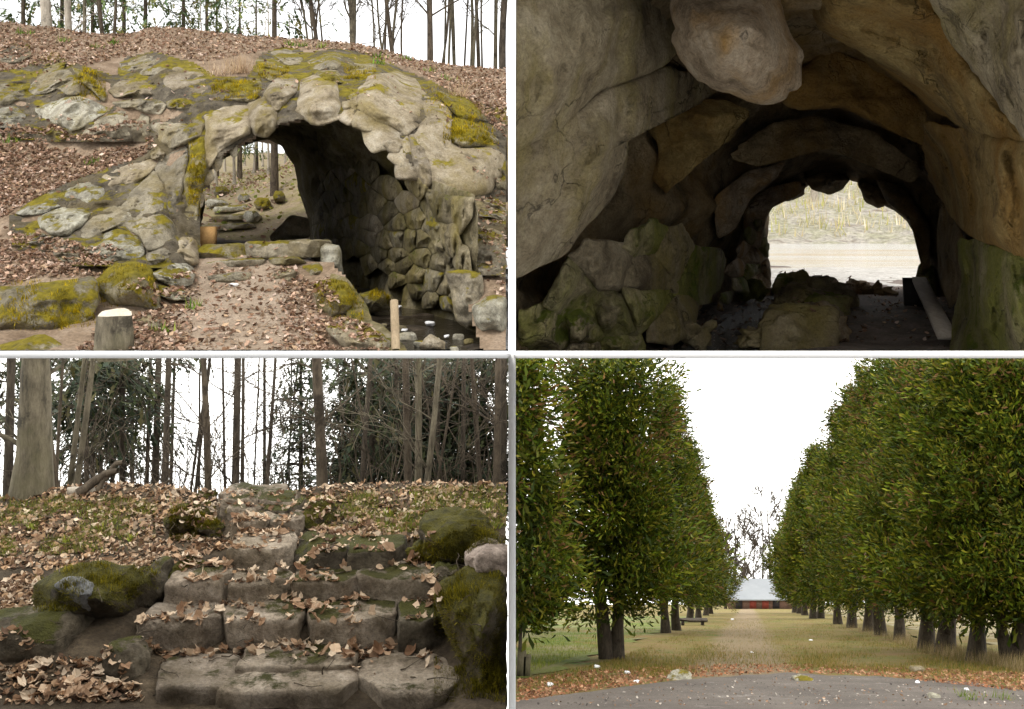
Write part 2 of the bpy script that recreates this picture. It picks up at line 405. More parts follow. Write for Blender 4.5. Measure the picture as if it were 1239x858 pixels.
M['cv_dark'] = rock_mat('cave_lining_rock', (0.126, 0.093, 0.051), (0.336, 0.252, 0.143), (0.546, 0.420, 0.252), stain=(0.294, 0.178, 0.053), stain_at=0.52, scale=1.4, crack=0.85, tint=0.1, bump=1.0)
# stairs
M['bl_step'] = rock_mat('step_stone', (0.16, 0.125, 0.09), (0.34, 0.28, 0.215), (0.48, 0.41, 0.335), stain=(0.1, 0.075, 0.04), stain_at=0.55, moss=0.3, mosscol=((0.03, 0.03, 0.006), (0.075, 0.07, 0.012)), scale=3.2, crack=0.25, bump=0.8, tint=0.12)
M['bl_moss'] = rock_mat('moss_boulder', (0.05, 0.038, 0.022), (0.12, 0.095, 0.06), (0.22, 0.19, 0.14), moss=1.0, mosscol=((0.03, 0.03, 0.004), (0.15, 0.13, 0.01)), scale=3.0, bump=1.0)
M['bl_grey'] = rock_mat('blue_grey_stone', (0.13, 0.135, 0.14), (0.23, 0.235, 0.24), (0.34, 0.34, 0.34), scale=4.0, crack=0.3)
M['bl_dark'] = rock_mat('dark_earthy_stone', (0.045, 0.036, 0.024), (0.1, 0.083, 0.058), (0.17, 0.145, 0.105), moss=0.55, mosscol=((0.03, 0.03, 0.005), (0.07, 0.068, 0.01)), scale=3.0)
M['bl_pink'] = rock_mat('pinkish_stone', (0.17, 0.135, 0.11), (0.3, 0.245, 0.21), (0.42, 0.35, 0.3), moss=0.4, scale=3.0, mosscol=((0.04, 0.04, 0.006), (0.12, 0.11, 0.012)))
# soils
M['tl_soil'] = plain('leafy_hillside_soil', [(0.14, 0.095, 0.06), (0.25, 0.18, 0.12), (0.33, 0.255, 0.185)], 2.5, 0.95, 0.9, 14, 0.04, speck=0.5)
M['tl_path'] = plain('trodden_path', [(0.18, 0.135, 0.095), (0.28, 0.215, 0.155), (0.35, 0.28, 0.215)], 2.0, 0.95, 0.6, 20, 0.02, speck=0.45)
M['tr_dirt'] = plain('cave_dirt', [(0.1, 0.075, 0.058), (0.2, 0.16, 0.135), (0.3, 0.25, 0.22)], 2.0, 0.9, 0.8, 16, 0.03, speck=0.5)
M['bl_soil'] = plain('dark_forest_soil', [(0.022, 0.015, 0.009), (0.06, 0.044, 0.027), (0.12, 0.09, 0.058)], 3.0, 0.95, 0.9, 22, 0.03, speck=0.5)
M['wet_bed'] = plain('wet_stream_bed', [(0.012, 0.01, 0.007), (0.035, 0.026, 0.017), (0.09, 0.07, 0.05)], 5.0, 0.5, 0.9, 14, 0.03, speck=0.5)
b = NB('dark_water'); b.b.inputs['Specular IOR Level'].default_value = 0.5; b.bump(b.noise(5, 5, 0.65), 0.9, 0.05); M['water'] = b.out((0.018, 0.014, 0.009), 0.06)
b = NB('river_water'); b.b.inputs['Specular IOR Level'].default_value = 0.8; b.bump(b.noise(1.6, 6, 0.7, stretch=(0.35, 1, 1)), 0.8, 0.12); M['river'] = b.out(b.ramp(b.noise(0.3, 4, stretch=(0.3, 1, 1)), [(0.5, (0.58, 0.56, 0.52)), (0.66, (0.5, 0.38, 0.24))]), 0.12)  # pale base colour stands in for the sky mirrored in the water
M['bark_grey'] = bark_mat('grey_bark', (0.045, 0.038, 0.026), (0.17, 0.145, 0.1), 5, (0.1, 0.09, 0.05))
M['bark_pale'] = bark_mat('pale_bark', (0.22, 0.19, 0.15), (0.42, 0.37, 0.3), 5)
M['bark_dark'] = bark_mat('dark_bark', (0.028, 0.022, 0.016), (0.09, 0.072, 0.053), 6)
M['bark_brown'] = bark_mat('brown_bark', (0.035, 0.026, 0.018), (0.115, 0.09, 0.063), 6)
M['leaf'] = foliage('dry_leaf', 0.2, 0.7); M['needles'] = foliage('needles', 0.15, 0.7); M['grass'] = foliage('grass_blades', 0.3, 0.6); M['thuja'] = foliage('thuja_sprays', 0.12, 0.6, 0.12)
M['wood'] = plain('weathered_wood', [(0.2, 0.15, 0.09), (0.36, 0.28, 0.18)], 6, 0.8, 0.5, 30, 0.01, stretch=(1, 1, 0.15))
M['litter'] = plain('white_litter', [(0.65, 0.65, 0.66), (0.8, 0.8, 0.8)], 6, 0.5, 0.2, 20)
LEAFC = np.array([lin(190, 160, 138), lin(172, 142, 120), lin(150, 118, 98), lin(205, 182, 165), lin(116, 88, 66), lin(180, 154, 126), lin(150, 128, 106), lin(88, 66, 50)])
# leaf prototypes: a lobed, curled, folded blade
def leaf_proto(seed, pts=9):
    r = np.random.default_rng(seed); an = np.linspace(0.25, 2 * np.pi - 0.25, pts)
    rad = np.where(np.arange(pts) % 2 == 0, 0.48, 0.4) * r.uniform(0.75, 1.15, pts)
    o = np.stack([np.cos(an) * rad, np.sin(an) * rad * 0.85], -1)
    o = np.vstack([[[0.55, 0.0]], o]); c = r.uniform(0.3, 0.9)
    z = c * (o[:, 0] ** 2 * r.uniform(0.3, 1.4) + o[:, 1] ** 2 * r.uniform(0.4, 2.0)) + r.normal(0, 0.05, len(o))
    V = np.vstack([[[0, 0, 0]], np.c_[o, z]]); n = len(o)
    return V, np.array([[0, 1 + i, 1 + (i + 1) % n] for i in range(n)])
LEAFP = [leaf_proto(s) for s in range(6)]
LEAFS = [leaf_proto(20 + s, 5) for s in range(4)]
def leaf_cloud(name, pos, r, size, protos, mat, parent=None, tilt=0.45, cols=LEAFC, bright=(0.55, 1.15)):
    pos = np.asarray(pos); n = len(pos); which = r.integers(0, len(protos), n); parts, cs = [], []
    for k, (pv, pf) in enumerate(protos):
        s = np.where(which == k)[0]
        if not len(s): continue
        V, Fc = scatter(pv, pf, pos[s], rots(len(s), r, tilt), size[0] * .7 + (size[1] * 1.15 - size[0] * .7) * r.random(len(s)) ** 1.6)
        c = cols[r.integers(0, len(cols), len(s))] * r.uniform(bright[0], bright[1], len(s))[:, None]
        parts.append((V, Fc)); cs.append(np.repeat(c, len(pv), 0))
    V, Fc = merge(parts)
    return mk(name, V, Fc, mat, parent, smooth=False, col=np.concatenate(cs))
# trees
def limb(start, d, length, r0, r1, seed, seg=7, wob=0.06, sides=6, grav=0.0):
    t = np.linspace(0, 1, seg); d = np.asarray(d, float) / np.linalg.norm(d)
    p = np.asarray(start, float) + d * (t * length)[:, None]
    ph = (seed * np.array([1.7, 2.9, 4.3]) + np.array([0.3, 1.9, 4.1])) % 6.283
    w = 0.6 * np.sin(t[:, None] * np.array([5.3, 4.1, 6.2]) + ph) - 0.6 * np.sin(ph) + 0.25 * np.sin(t[:, None] * 13.0 + ph * 3)
    p = p + w * (t * wob * length)[:, None]; p[:, 2] += grav * length * t ** 2
    return tube(p, r0 + (r1 - r0) * t, sides), p
def branching(start, d, length, r0, seed, level, out, r, spread=0.7, kids=5, upw=0.25, thin=0.004):
    (V, Fc), p = limb(start, d, length, r0, max(thin, r0 * 0.35), seed, 6 if level > 1 else 5 if level else 4, 0.13, 5 if level > 1 else 4 if level else 3)
    out.append((V, Fc))
    if level <= 0: return
    for k in range(kids):
        t = r.uniform(0.25, 1.0); q = p[int(t * (len(p) - 1))]
        nd = np.asarray(d) + r.normal(0, spread, 3); nd[2] += upw; nd /= np.linalg.norm(nd)
        branching(q, nd, length * r.uniform(0.4, 0.68), max(thin, r0 * (0.55 - 0.2 * t)), seed * 7 + k + 1, level - 1, out, r, spread, max(2, kids - 1), upw, thin)
def cut_path(path, rad):
    over = path[:, 2] - (CEIL * path[:, 1] - 0.02) + rad * 0.0
    if over[-1] <= 0: return path, rad
    k = int(np.argmax(over > 0)); f = over[k - 1] / (over[k - 1] - over[k]) if k else 0
    if k == 0: return path[:2], rad[:2]
    q = path[k - 1] + (path[k] - path[k - 1]) * f; rq = rad[k - 1] + (rad[k] - rad[k - 1]) * f
    return np.vstack([path[:k], q]), np.append(rad[:k], rq)
def bare_tree(name, label, base, height, r0, seed, mat, lean=(0, 0), first=0.3, n=8, level=2, group=None, lower=False, side=0, spread=0.6, kids=4, blen=0.35, upw=0.35, flare=1.5, cat='tree', thin=0.006, forks=None):
    r = np.random.default_rng(seed); base = np.asarray(base, float)
    t = thing(name, label, cat, base, group)
    d = np.array([lean[0], lean[1], 1.0]); d /= np.linalg.norm(d); seg = 14
    s = np.linspace(0, 1, seg); path = base - [0, 0, 0.15] + d * (s * height)[:, None]
    w = np.stack([vnoise(np.c_[s * 3.5 + seed, np.full(seg, k * 9.1), np.full(seg, seed * 0.7)], seed) for k in range(3)], -1); path += w * (s * 0.03 * height)[:, None]
    rad = r0 * (1 - 0.72 * s) + r0 * (flare - 1) * np.exp(-s * height / (r0 * 3.5))
    if lower: path, rad = cut_path(path, rad)
    seg = len(path); full = height if not lower else np.linalg.norm(path[-1] - path[0])
    V, Fc = tube(path, rad, 12 if r0 > .12 else 8)
    dv = (V - np.repeat(path, len(V) // seg, 0)) * (0.12 * fbm(V * 2.5, 3, seed))[:, None]; V = V + dv
    V, Fc = clip(V, Fc, False, side); mk('trunk', V, Fc, mat, t)
    out = []
    for k in range(n):
        u = r.uniform(first, 0.97); q = path[int(u * (seg - 1))]; an = r.uniform(0, 2 * np.pi)
        nd = np.array([math.cos(an), math.sin(an), r.uniform(0.1, 0.9) + upw])
        branching(q, nd, height * blen * (1.15 - 0.7 * u) * r.uniform(0.6, 1.2), max(thin, rad[int(u * (seg - 1))] * (0.2 if lower else 0.36)), seed * 13 + k, level, out, r, spread, kids, upw * 0.5, thin)
    for k, (u, dr, ln, rr) in enumerate(forks or []):
        branching(path[int(u * (seg - 1))], np.array(dr, float), ln, rr, seed * 31 + k, level, out, r, 0.45, kids, 0.3, thin)
    if out:
        V, Fc = merge(out); V, Fc = clip(V, Fc, lower, side)
        if len(Fc): mk('crown', V, Fc, mat, t)
    return t
SPRAY_V = np.array([(0, 0, 0), (0.09, 0, .35), (0.02, .02, .5), (0.16, .03, .62), (0.03, .03, .75), (0, 0.05, 1.0), (-.04, .03, .72), (-.15, .03, .58), (-.03, .02, .45), (-.1, 0, .3)])
SPRAY_F = np.array([[0, 1, 2], [0, 2, 8], [0, 8, 9], [2, 3, 4], [2, 4, 6], [2, 6, 8], [8, 6, 7], [4, 5, 6]])
NEEDC = np.array([lin(52, 62, 34), lin(40, 50, 30), lin(66, 72, 40), lin(78, 74, 44), lin(46, 58, 40)])
def conifer(name, label, base, height, r0, seed, mat, start=0.3, spread=0.22, whorls=26, per=6, lower=False, side=0, group=None, lean=(0, 0), droop=0.35, ssize=0.4, cols=NEEDC, fill=9, bright=1.0, top=1.0):
    r = np.random.default_rng(seed); base = np.asarray(base, float); t = thing(name, label, 'tree', base, group)
    d = np.array([lean[0], lean[1], 1.0]); s = np.linspace(0, 1, 9); path = base - [0, 0, 0.15] + d * (s * height)[:, None]
    tr_ = r0 * (1 - 0.85 * s) + 0.25 * r0 * np.exp(-s * 14); pt_, tr_ = cut_path(path, tr_) if lower else (path, tr_); V, Fc = tube(pt_, tr_, 8); V, Fc = clip(V, Fc, False, side); mk('trunk', V, Fc, mat, t)
    pos, dirs, size, bl = [], [], [], []
    for w in range(whorls):
        u = start + (top - start) * (w + r.uniform(-.4, .4)) / whorls; L0 = height * spread * (1.05 - u) / (1.05 - start) + 0.25
        for k in range(per):
            if r.random() < 0.2: continue
            an = r.uniform(0, 2 * np.pi); L = L0 * r.uniform(0.55, 1.15); h = np.array([math.cos(an), math.sin(an), 0.0])
            q0 = base + d * (u * height); tt = np.linspace(0, 1, 5)
            bp = q0 + h * (tt * L)[:, None] + np.array([0, 0, 1.0]) * (L * (0.15 * tt - droop * tt ** 2))[:, None]
            bl.append(tube(bp, 0.011 * (1 - 0.8 * tt), 4))
            m = max(3, int(fill * L / 0.8)); tv = r.uniform(0.15, 1.0, m)
            pp = np.stack([np.interp(tv, tt, bp[:, j]) for j in range(3)], -1) + r.normal(0, 0.05, (m, 3))
            dd = h * r.uniform(0.2, 1.0, m)[:, None] + r.normal(0, 0.45, (m, 3)); dd[:, 2] -= r.uniform(0.0, 0.9, m)
            pos.append(pp); dirs.append(dd); size.append(ssize * r.uniform(0.5, 1.15, m))
    pos, dirs, size = np.concatenate(pos), np.concatenate(dirs), np.concatenate(size)
    V, Fc = scatter(SPRAY_V, SPRAY_F, pos, basis(dirs), size)
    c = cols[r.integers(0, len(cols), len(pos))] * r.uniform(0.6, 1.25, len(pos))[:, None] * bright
    V, Fc, c = clip(V, Fc, lower, side, np.repeat(c, len(SPRAY_V), 0))
    if len(Fc): mk('crown', V, Fc, M['needles'], t, smooth=False, col=c)
    V, Fc = merge(bl); V, Fc = clip(V, Fc, lower, side)
    if len(Fc): tag(mk('branches', V, Fc, mat, t), kind='stuff')
    return t
BL_V = np.array([(-.04, 0, 0), (.04, 0, 0), (.02, 0.08, .55), (-.02, .08, .55), (0, .25, 1.0)]); BL_F = np.array([[0, 1, 2], [0, 2, 3], [3, 2, 4]])
def moss_fuzz(drop, name, label, polys, r, n, h, base, tol=.6, width=2.2):
    pts, nn, tries = [], [], 0
    while len(pts) < n and tries < n * 12:
        tries += 1
        px0, px1, py0, py1, d = polys[r.integers(0, len(polys))]; q = P(r.uniform(px0, px1), r.uniform(py0, py1), d)
        dirn = Vector(q).normalized(); hit = drop.t.ray_cast(Vector((0, 0, 0)), dirn)
        if hit[0] is None or abs(hit[0].y - d) > tol: continue
        if vnoise(np.array(hit[0]) * 5.0, 8) < -0.25: continue
        nv = hit[1] if hit[1].dot(dirn) < 0 else -hit[1]
        if nv.z < -0.6: continue
        pts.append(np.array(hit[0])); nn.append(np.array(nv) + [0, 0, .35])
    n = len(pts); pts, nn = np.array(pts), np.array(nn) + r.normal(0, .4, (n, 3))
    V, Fc = scatter(BL_V * [width, 1, 1], BL_F, pts - nn * .004, basis(nn), h * r.uniform(.4, 1.2, n) * (0.7 + .9 * np.clip(vnoise(pts * 9, 12) + .4, 0, 1)))
    br = 0.45 + 0.8 * np.clip(vnoise(pts * 5, 5) * .9 + .5, 0, 1)
    tag(mk(name, V, Fc, M['grass'], smooth=False, col=np.repeat(base[r.integers(0, len(base), n)] * br[:, None], 5, 0)), label, 'moss', kind='stuff')
# ------------------------------------------------------------------ partitions and the overcast sky over the lower sets
HT = 4.5 / F          # half thickness of a partition per metre of distance at its front edge
Y0 = 3.0
V, Fc = box(-HT * Y0, HT * Y0, Y0, 60, -24, 16)
# lower edge follows the ground out of view, upper edge out of view
tag(mk('partition_wall', V, Fc, M['white'], smooth=False), 'thin upright white plaster wall dividing the grotto and stairs from the cave and avenue', 'wall')
for sx, lab in ((-1, 'white sloping deck between the rock arch above and the stone stairs below'), (1, 'white sloping deck between the cave above and the tree avenue below')):
    YD = 1.2; V, Fc = box(min(sx * HT * YD, sx * 40), max(sx * HT * YD, sx * 40), YD, 62, -HT * YD, HT * YD)
    V[:, 2] += V[:, 1] * CEIL
    V[:, 0] += np.sign(sx) * 0.001
    tag(mk('partition_deck', V, Fc, M['white'], smooth=False), lab, 'partition')
YB = 330.0
sv = []
prof = [(5.5, CEIL * 5.5 - 0.008), (8, CEIL * 8 - 0.011), (40, CEIL * 40 - 0.015), (YB * 0.8, CEIL * YB * 0.8 - 0.04), (YB, CEIL * YB - 12), (YB + 6, -190)]
xs = [-250, -245, -120, 0, 120, 245, 250]
for x in xs:
    for (y, z) in prof: sv.append((x, y, z if abs(x) < 250 else min(z, -190)))
tag(mk('sky', np.array(sv), grid_faces(len(xs), len(prof)), M['sky']), kind='structure')

# unseen earth bank added behind the camera to keep front light off the stairs
X, Y = np.meshgrid(np.linspace(-26, 0.2, 40), np.linspace(-14, 4.2, 30), indexing='ij')
Z = np.interp(Y, [-14, -7, -4, -1.5, 1, 4.2], [4.5, 2.6, 1.0, -1.2, -2.9, -3.9]) + .15 * fbm(np.stack([X, Y, 0 * X], -1) * .7, 4, 177)
tag(mk('rear_light_block', np.stack([X, Y, Z], -1).reshape(-1, 3), grid_faces(40, 30), M['bl_soil']), kind='structure')
# ================================================================== ROCK ARCH (upper left)
DT = Drop()
CTRL = [(x, 432, 11.5) for x in (-60, 100, 250, 400, 520, 640)]
CTRL += [(300, 425, 11.7), (200, 425, 11.7), (300, 380, 13.2), (230, 380, 13.3), (280, 345, 14.6), (280, 330, 15.2), (310, 308, 16.0), (380, 308, 16.0), (250, 305, 16.0), (380, 360, 13.9), (420, 400, 12.6), (440, 425, 11.7),
         (20, 420, 11.9), (-40, 400, 12.3), (20, 345, 13.9), (-40, 340, 14.2), (60, 335, 14.0), (130, 380, 12.9), (60, 305, 14.8), (-40, 290, 15.2), (150, 310, 14.9), (60, 260, 15.8), (60, 220, 16.8), (-40, 210, 17.2), (60, 178, 18.0), (150, 200, 17.0), (120, 240, 16.2), (200, 250, 15.9), (200, 290, 15.4), (220, 210, 16.6), (160, 175, 18.0),
         (20, 140, 18.6), (-40, 120, 19.0), (100, 130, 18.3), (200, 130, 17.9), (100, 100, 18.9), (200, 90, 18.9), (260, 100, 18.3), (100, 70, 20.2), (0, 60, 21.5), (200, 60, 20.6), (300, 60, 20.6), (300, 130, 17.6), (330, 110, 17.7), (390, 110, 17.6), (400, 75, 19.2), (460, 90, 18.3), (470, 130, 17.4), (530, 105, 18.9), (560, 130, 18.2), (540, 180, 16.9), (580, 200, 16.6),
         (640, 120, 20.0), (640, 180, 18.0), (600, 240, 16.4), (640, 240, 16.6), (600, 300, 14.7), (640, 300, 14.8), (600, 350, 13.4), (640, 350, 13.4), (600, 400, 12.2), (640, 420, 11.8)]
crest_x = [-80, 10, 60, 100, 150, 185, 230, 300, 330, 380, 430, 470, 500, 550, 615, 660]
crest_y = [24, 27, 34, 41, 43, 33, 35, 44, 46, 49, 53, 62, 72, 80, 84, 88]
CTRL += [(x, y, 23.5) for x, y in zip(crest_x, crest_y)]
DTL = RBF(CTRL)
HOLE = [(238, 312), (243, 228), (262, 194), (300, 172), (340, 152), (390, 140), (430, 142), (480, 180), (535, 240), (560, 300), (560, 350), (590, 445), (478, 445), (445, 385), (418, 336), (400, 316)]
nx, ny = 150, 104
pxs = np.linspace(-60, 612, nx)
cy = np.interp(pxs, crest_x, crest_y)
tv = np.linspace(0, 1, ny) ** 1.0
GX = np.repeat(pxs[:, None], ny, 1); GY = 432 + (cy[:, None] - 432) * tv[None]
GD = DTL(GX, GY); w3 = P(GX, GY, GD)
GD = GD - 0.10 * fbm(w3 * 1.1, 4, 3) - 0.05 * fbm(w3 * 3.1, 3, 9)
G3 = P(GX, GY, GD)
# beyond the crest: a short plateau, then down behind the hill
top = G3[:, -1]
ext = [top + np.stack([np.zeros(nx), np.full(nx, dy), np.full(nx, dz)], -1) for dy, dz in ((1.2, 0.1), (3.0, 0.0), (4.0, -0.6), (4.6, -2.2))]
G3 = np.concatenate([G3, np.stack(ext, 1)], 1)
G3[..., 0] = np.minimum(G3[..., 0], -0.03); G3[..., 2] = np.maximum(G3[..., 2], G3[..., 1] * CEIL + 0.05)
nyt = G3.shape[1]; Fg = grid_faces(nx, nyt)
GYf = np.concatenate([GY, np.full((nx, 4), -50.0)], 1); GXf = np.concatenate([GX, GX[:, :4]], 1)
fc_x = GXf.reshape(-1)[Fg].mean(1); fc_y = GYf.reshape(-1)[Fg].mean(1)
Fg = Fg[~inside(HOLE, fc_x, fc_y)]
hill = mk('hillside', G3.reshape(-1, 3), Fg, M['tl_soil']); tag(hill, kind='structure'); DT.add(hill_v := G3.reshape(-1, 3), Fg)
# trodden path climbing to the steps, laid as its own sheet
pn, pm = 16, 40
pl = np.interp(np.linspace(428, 312, pm), [312, 345, 380, 428], [250, 238, 212, 205]); pr = np.interp(np.linspace(428, 312, pm), [312, 345, 380, 428], [372, 345, 372, 400])
u = np.linspace(0, 1, pn); PX = pl[:, None] + (pr - pl)[:, None] * u; PY = np.repeat(np.linspace(428, 312, pm)[:, None], pn, 1)
PX = PX + 6 * np.sin(PY / 9.0) * (np.abs(u - .5) * 2)[None] ** 4
D = DTL(PX, PY); w3 = P(PX, PY, D); D = D - 0.10 * fbm(w3 * 1.1, 4, 3) - 0.05 * fbm(w3 * 3.1, 3, 9)
p3 = P(PX, PY, D); p3[..., 2] += 0.045 * np.clip(4 * u * (1 - u) * 2.2, -0.4, 1)[None]
tag(mk('path', p3.reshape(-1, 3), grid_faces(pm, pn), M['tl_path']), kind='structure'); DT.add(p3.reshape(-1, 3), grid_faces(pm, pn))
# stream bed and water
bx_, by_ = 60, 90
X, Y = np.meshgrid(np.linspace(-6.5, -0.03, bx_), np.linspace(11.95, 27, by_), indexing='ij')
Z = -1.66 + 0.06 * fbm(np.stack([X, Y, 0 * X], -1) * 2.2, 4, 21) + 0.03 * (Y - 12) / 5
tag(mk('stream_bed', np.stack([X, Y, Z], -1).reshape(-1, 3), grid_faces(bx_, by_), M['wet_bed']), kind='structure')
DT.add(np.stack([X, Y, Z], -1).reshape(-1, 3), grid_faces(bx_, by_))
V = np.array([(-6.5, 11.9, -1.63), (-0.03, 11.9, -1.63), (-0.03, 27, -1.57), (-6.5, 27, -1.57)])
tag(mk('stream_water', V, np.array([[0, 1, 2, 3]]), M['water']), kind='structure')
# floor of the passage and the ground behind the hill
X, Y = np.meshgrid(np.linspace(0, 1, 24), np.linspace(15.6, 30, 50), indexing='ij')
xl = -5.4 - (Y - 16) * 0.30; xr = -2.75 - (Y - 16) * 0.25
XX = xl + (xr - xl) * X; ZZ = -0.74 - 0.22 * X ** 3 * 1.2 + 0.05 * fbm(np.stack([XX, Y, 0 * X], -1) * 2.5, 3, 5) - 1.1 * (X > 0.98)
tag(mk('passage_floor', np.stack([XX, Y, ZZ], -1).reshape(-1, 3), grid_faces(24, 50), M['tr_dirt']), kind='structure')
X, Y = np.meshgrid(np.linspace(-34, -0.05, 80), np.linspace(25.5, 95, 70), indexing='ij')
Z = -0.85 + (Y - 26) * 0.09 + 3.2 / (1 + np.exp(-(X + 7.2 + (Y - 30) * 0.12) * 0.9)) * np.clip((Y - 27) / 12, 0, 1) + 0.12 * fbm(np.stack([X, Y, 0 * X], -1) * 0.8, 4, 31)
ZB = Z; tag(mk('back_ground', np.stack([X, Y, Z], -1).reshape(-1, 3), grid_faces(80, 70), plain('far_wood_floor', [(0.2, 0.15, 0.09), (0.32, 0.25, 0.17), (0.26, 0.22, 0.1), (0.36, 0.29, 0.21)], 1.2, .95, .9, 9, .05, speck=.4)), kind='structure')
def back_z(x, y): return float(-0.85 + (y - 26) * 0.09 + 3.2 / (1 + math.exp(-(x + 7.2 + (y - 30) * 0.12) * 0.9)) * min(1, max(0, (y - 27) / 12)))

def back_d(px, py):
    for d in np.linspace(26, 75, 200):
        if HY - F * back_z((px - CX) / F * d, d) / d <= py: return float(d)
    return 60.0
# the grotto: every stone a part
grotto = thing('grotto', 'rugged stone grotto arch of mossy boulders built into the leaf covered hillside', 'grotto', P(380, 330, 16.5))
fr = [(236, 335, 16.4), (237, 270, 16.7), (243, 225, 17.0), (262, 190, 17.2), (300, 168, 17.3), (340, 150, 17.5), (390, 136, 17.8), (432, 138, 17.8), (484, 176, 17.0), (545, 238, 15.8), (592, 300, 14.4), (606, 420, 12.2)]
bk = [(246, 330, 26), (245, 260, 26), (248, 225, 26), (262, 196, 26), (282, 178, 26), (305, 171, 26), (325, 169, 26), (341, 178, 26), (355, 200, 26), (359, 228, 26), (373, 262, 26), (376, 345, 26)]
def densify(a_, n):
    a_ = np.asarray(a_, float); s = np.linspace(0, len(a_) - 1, n); return np.stack([np.interp(s, np.arange(len(a_)), a_[:, k]) for k in range(a_.shape[1])], -1)
nf, nb = 70, 44
A = densify(fr, nf); B_ = densify(bk, nf); A3 = P(A[:, 0], A[:, 1], A[:, 2]); B3 = P(B_[:, 0], B_[:, 1], B_[:, 2])
L3 = A3[:, None] + (B3 - A3)[:, None] * (np.linspace(0, 1, nb) ** 1.0)[None, :, None]
cen = L3.mean(0, keepdims=True); dirv = L3 - cen; dirv[..., 1] = 0; dirv /= np.linalg.norm(dirv, axis=-1, keepdims=True) + 1e-9
lump = 0.22 * ridged(L3 * 0.75, 3, 41) + 0.10 * fbm(L3 * 2.0, 3, 43)
L3 = L3 + dirv * (lump * np.minimum(1, np.linspace(0.3, 3, nb)) * np.minimum(1, np.linspace(6, 0.15, nb)))[..., None]
L3[..., 0] = np.minimum(L3[..., 0], -0.03)
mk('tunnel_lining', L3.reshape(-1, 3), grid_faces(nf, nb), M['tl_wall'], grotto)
# the rugged rock face behind the single stones
FACE = [(-60, 92), (30, 82), (60, 62), (95, 78), (140, 92), (150, 70), (185, 62), (235, 76), (262, 92), (300, 92), (318, 64), (350, 55), (372, 64), (410, 58), (455, 66), (482, 82), (512, 94), (560, 116), (596, 128), (612, 150), (612, 240), (612, 335), (560, 330), (520, 235), (484, 176), (432, 139), (390, 137), (340, 150), (300, 168), (262, 191), (243, 226), (240, 322), (176, 324), (90, 322), (14, 298), (10, 258), (84, 220), (176, 188), (178, 172), (60, 172), (-60, 158)]
fx, fy = 190, 130
UX, UY = np.meshgrid(np.linspace(-60, 612, fx), np.linspace(50, 340, fy), indexing='ij'); UD = DTL(UX, UY); w3 = P(UX, UY, UD)
crag = 0.12 * ridged(w3 * np.array([0.9, 0.9, 1.7]), 4, 61) + 0.07 * ridged(w3 * 3.0, 3, 63)
U3 = P(UX, UY, UD + 0.0 - crag); U3[..., 0] = np.minimum(U3[..., 0], -0.03); Fu = grid_faces(fx, fy)
Fu = Fu[inside(FACE, UX.reshape(-1)[Fu].mean(1), UY.reshape(-1)[Fu].mean(1))]
mk('rock_face', U3.reshape(-1, 3), Fu, M['tl_gap_shade'], grotto); DT.add(U3.reshape(-1, 3), Fu)
dtl = lambda off: (lambda x, y: DTL(x, y) - off)
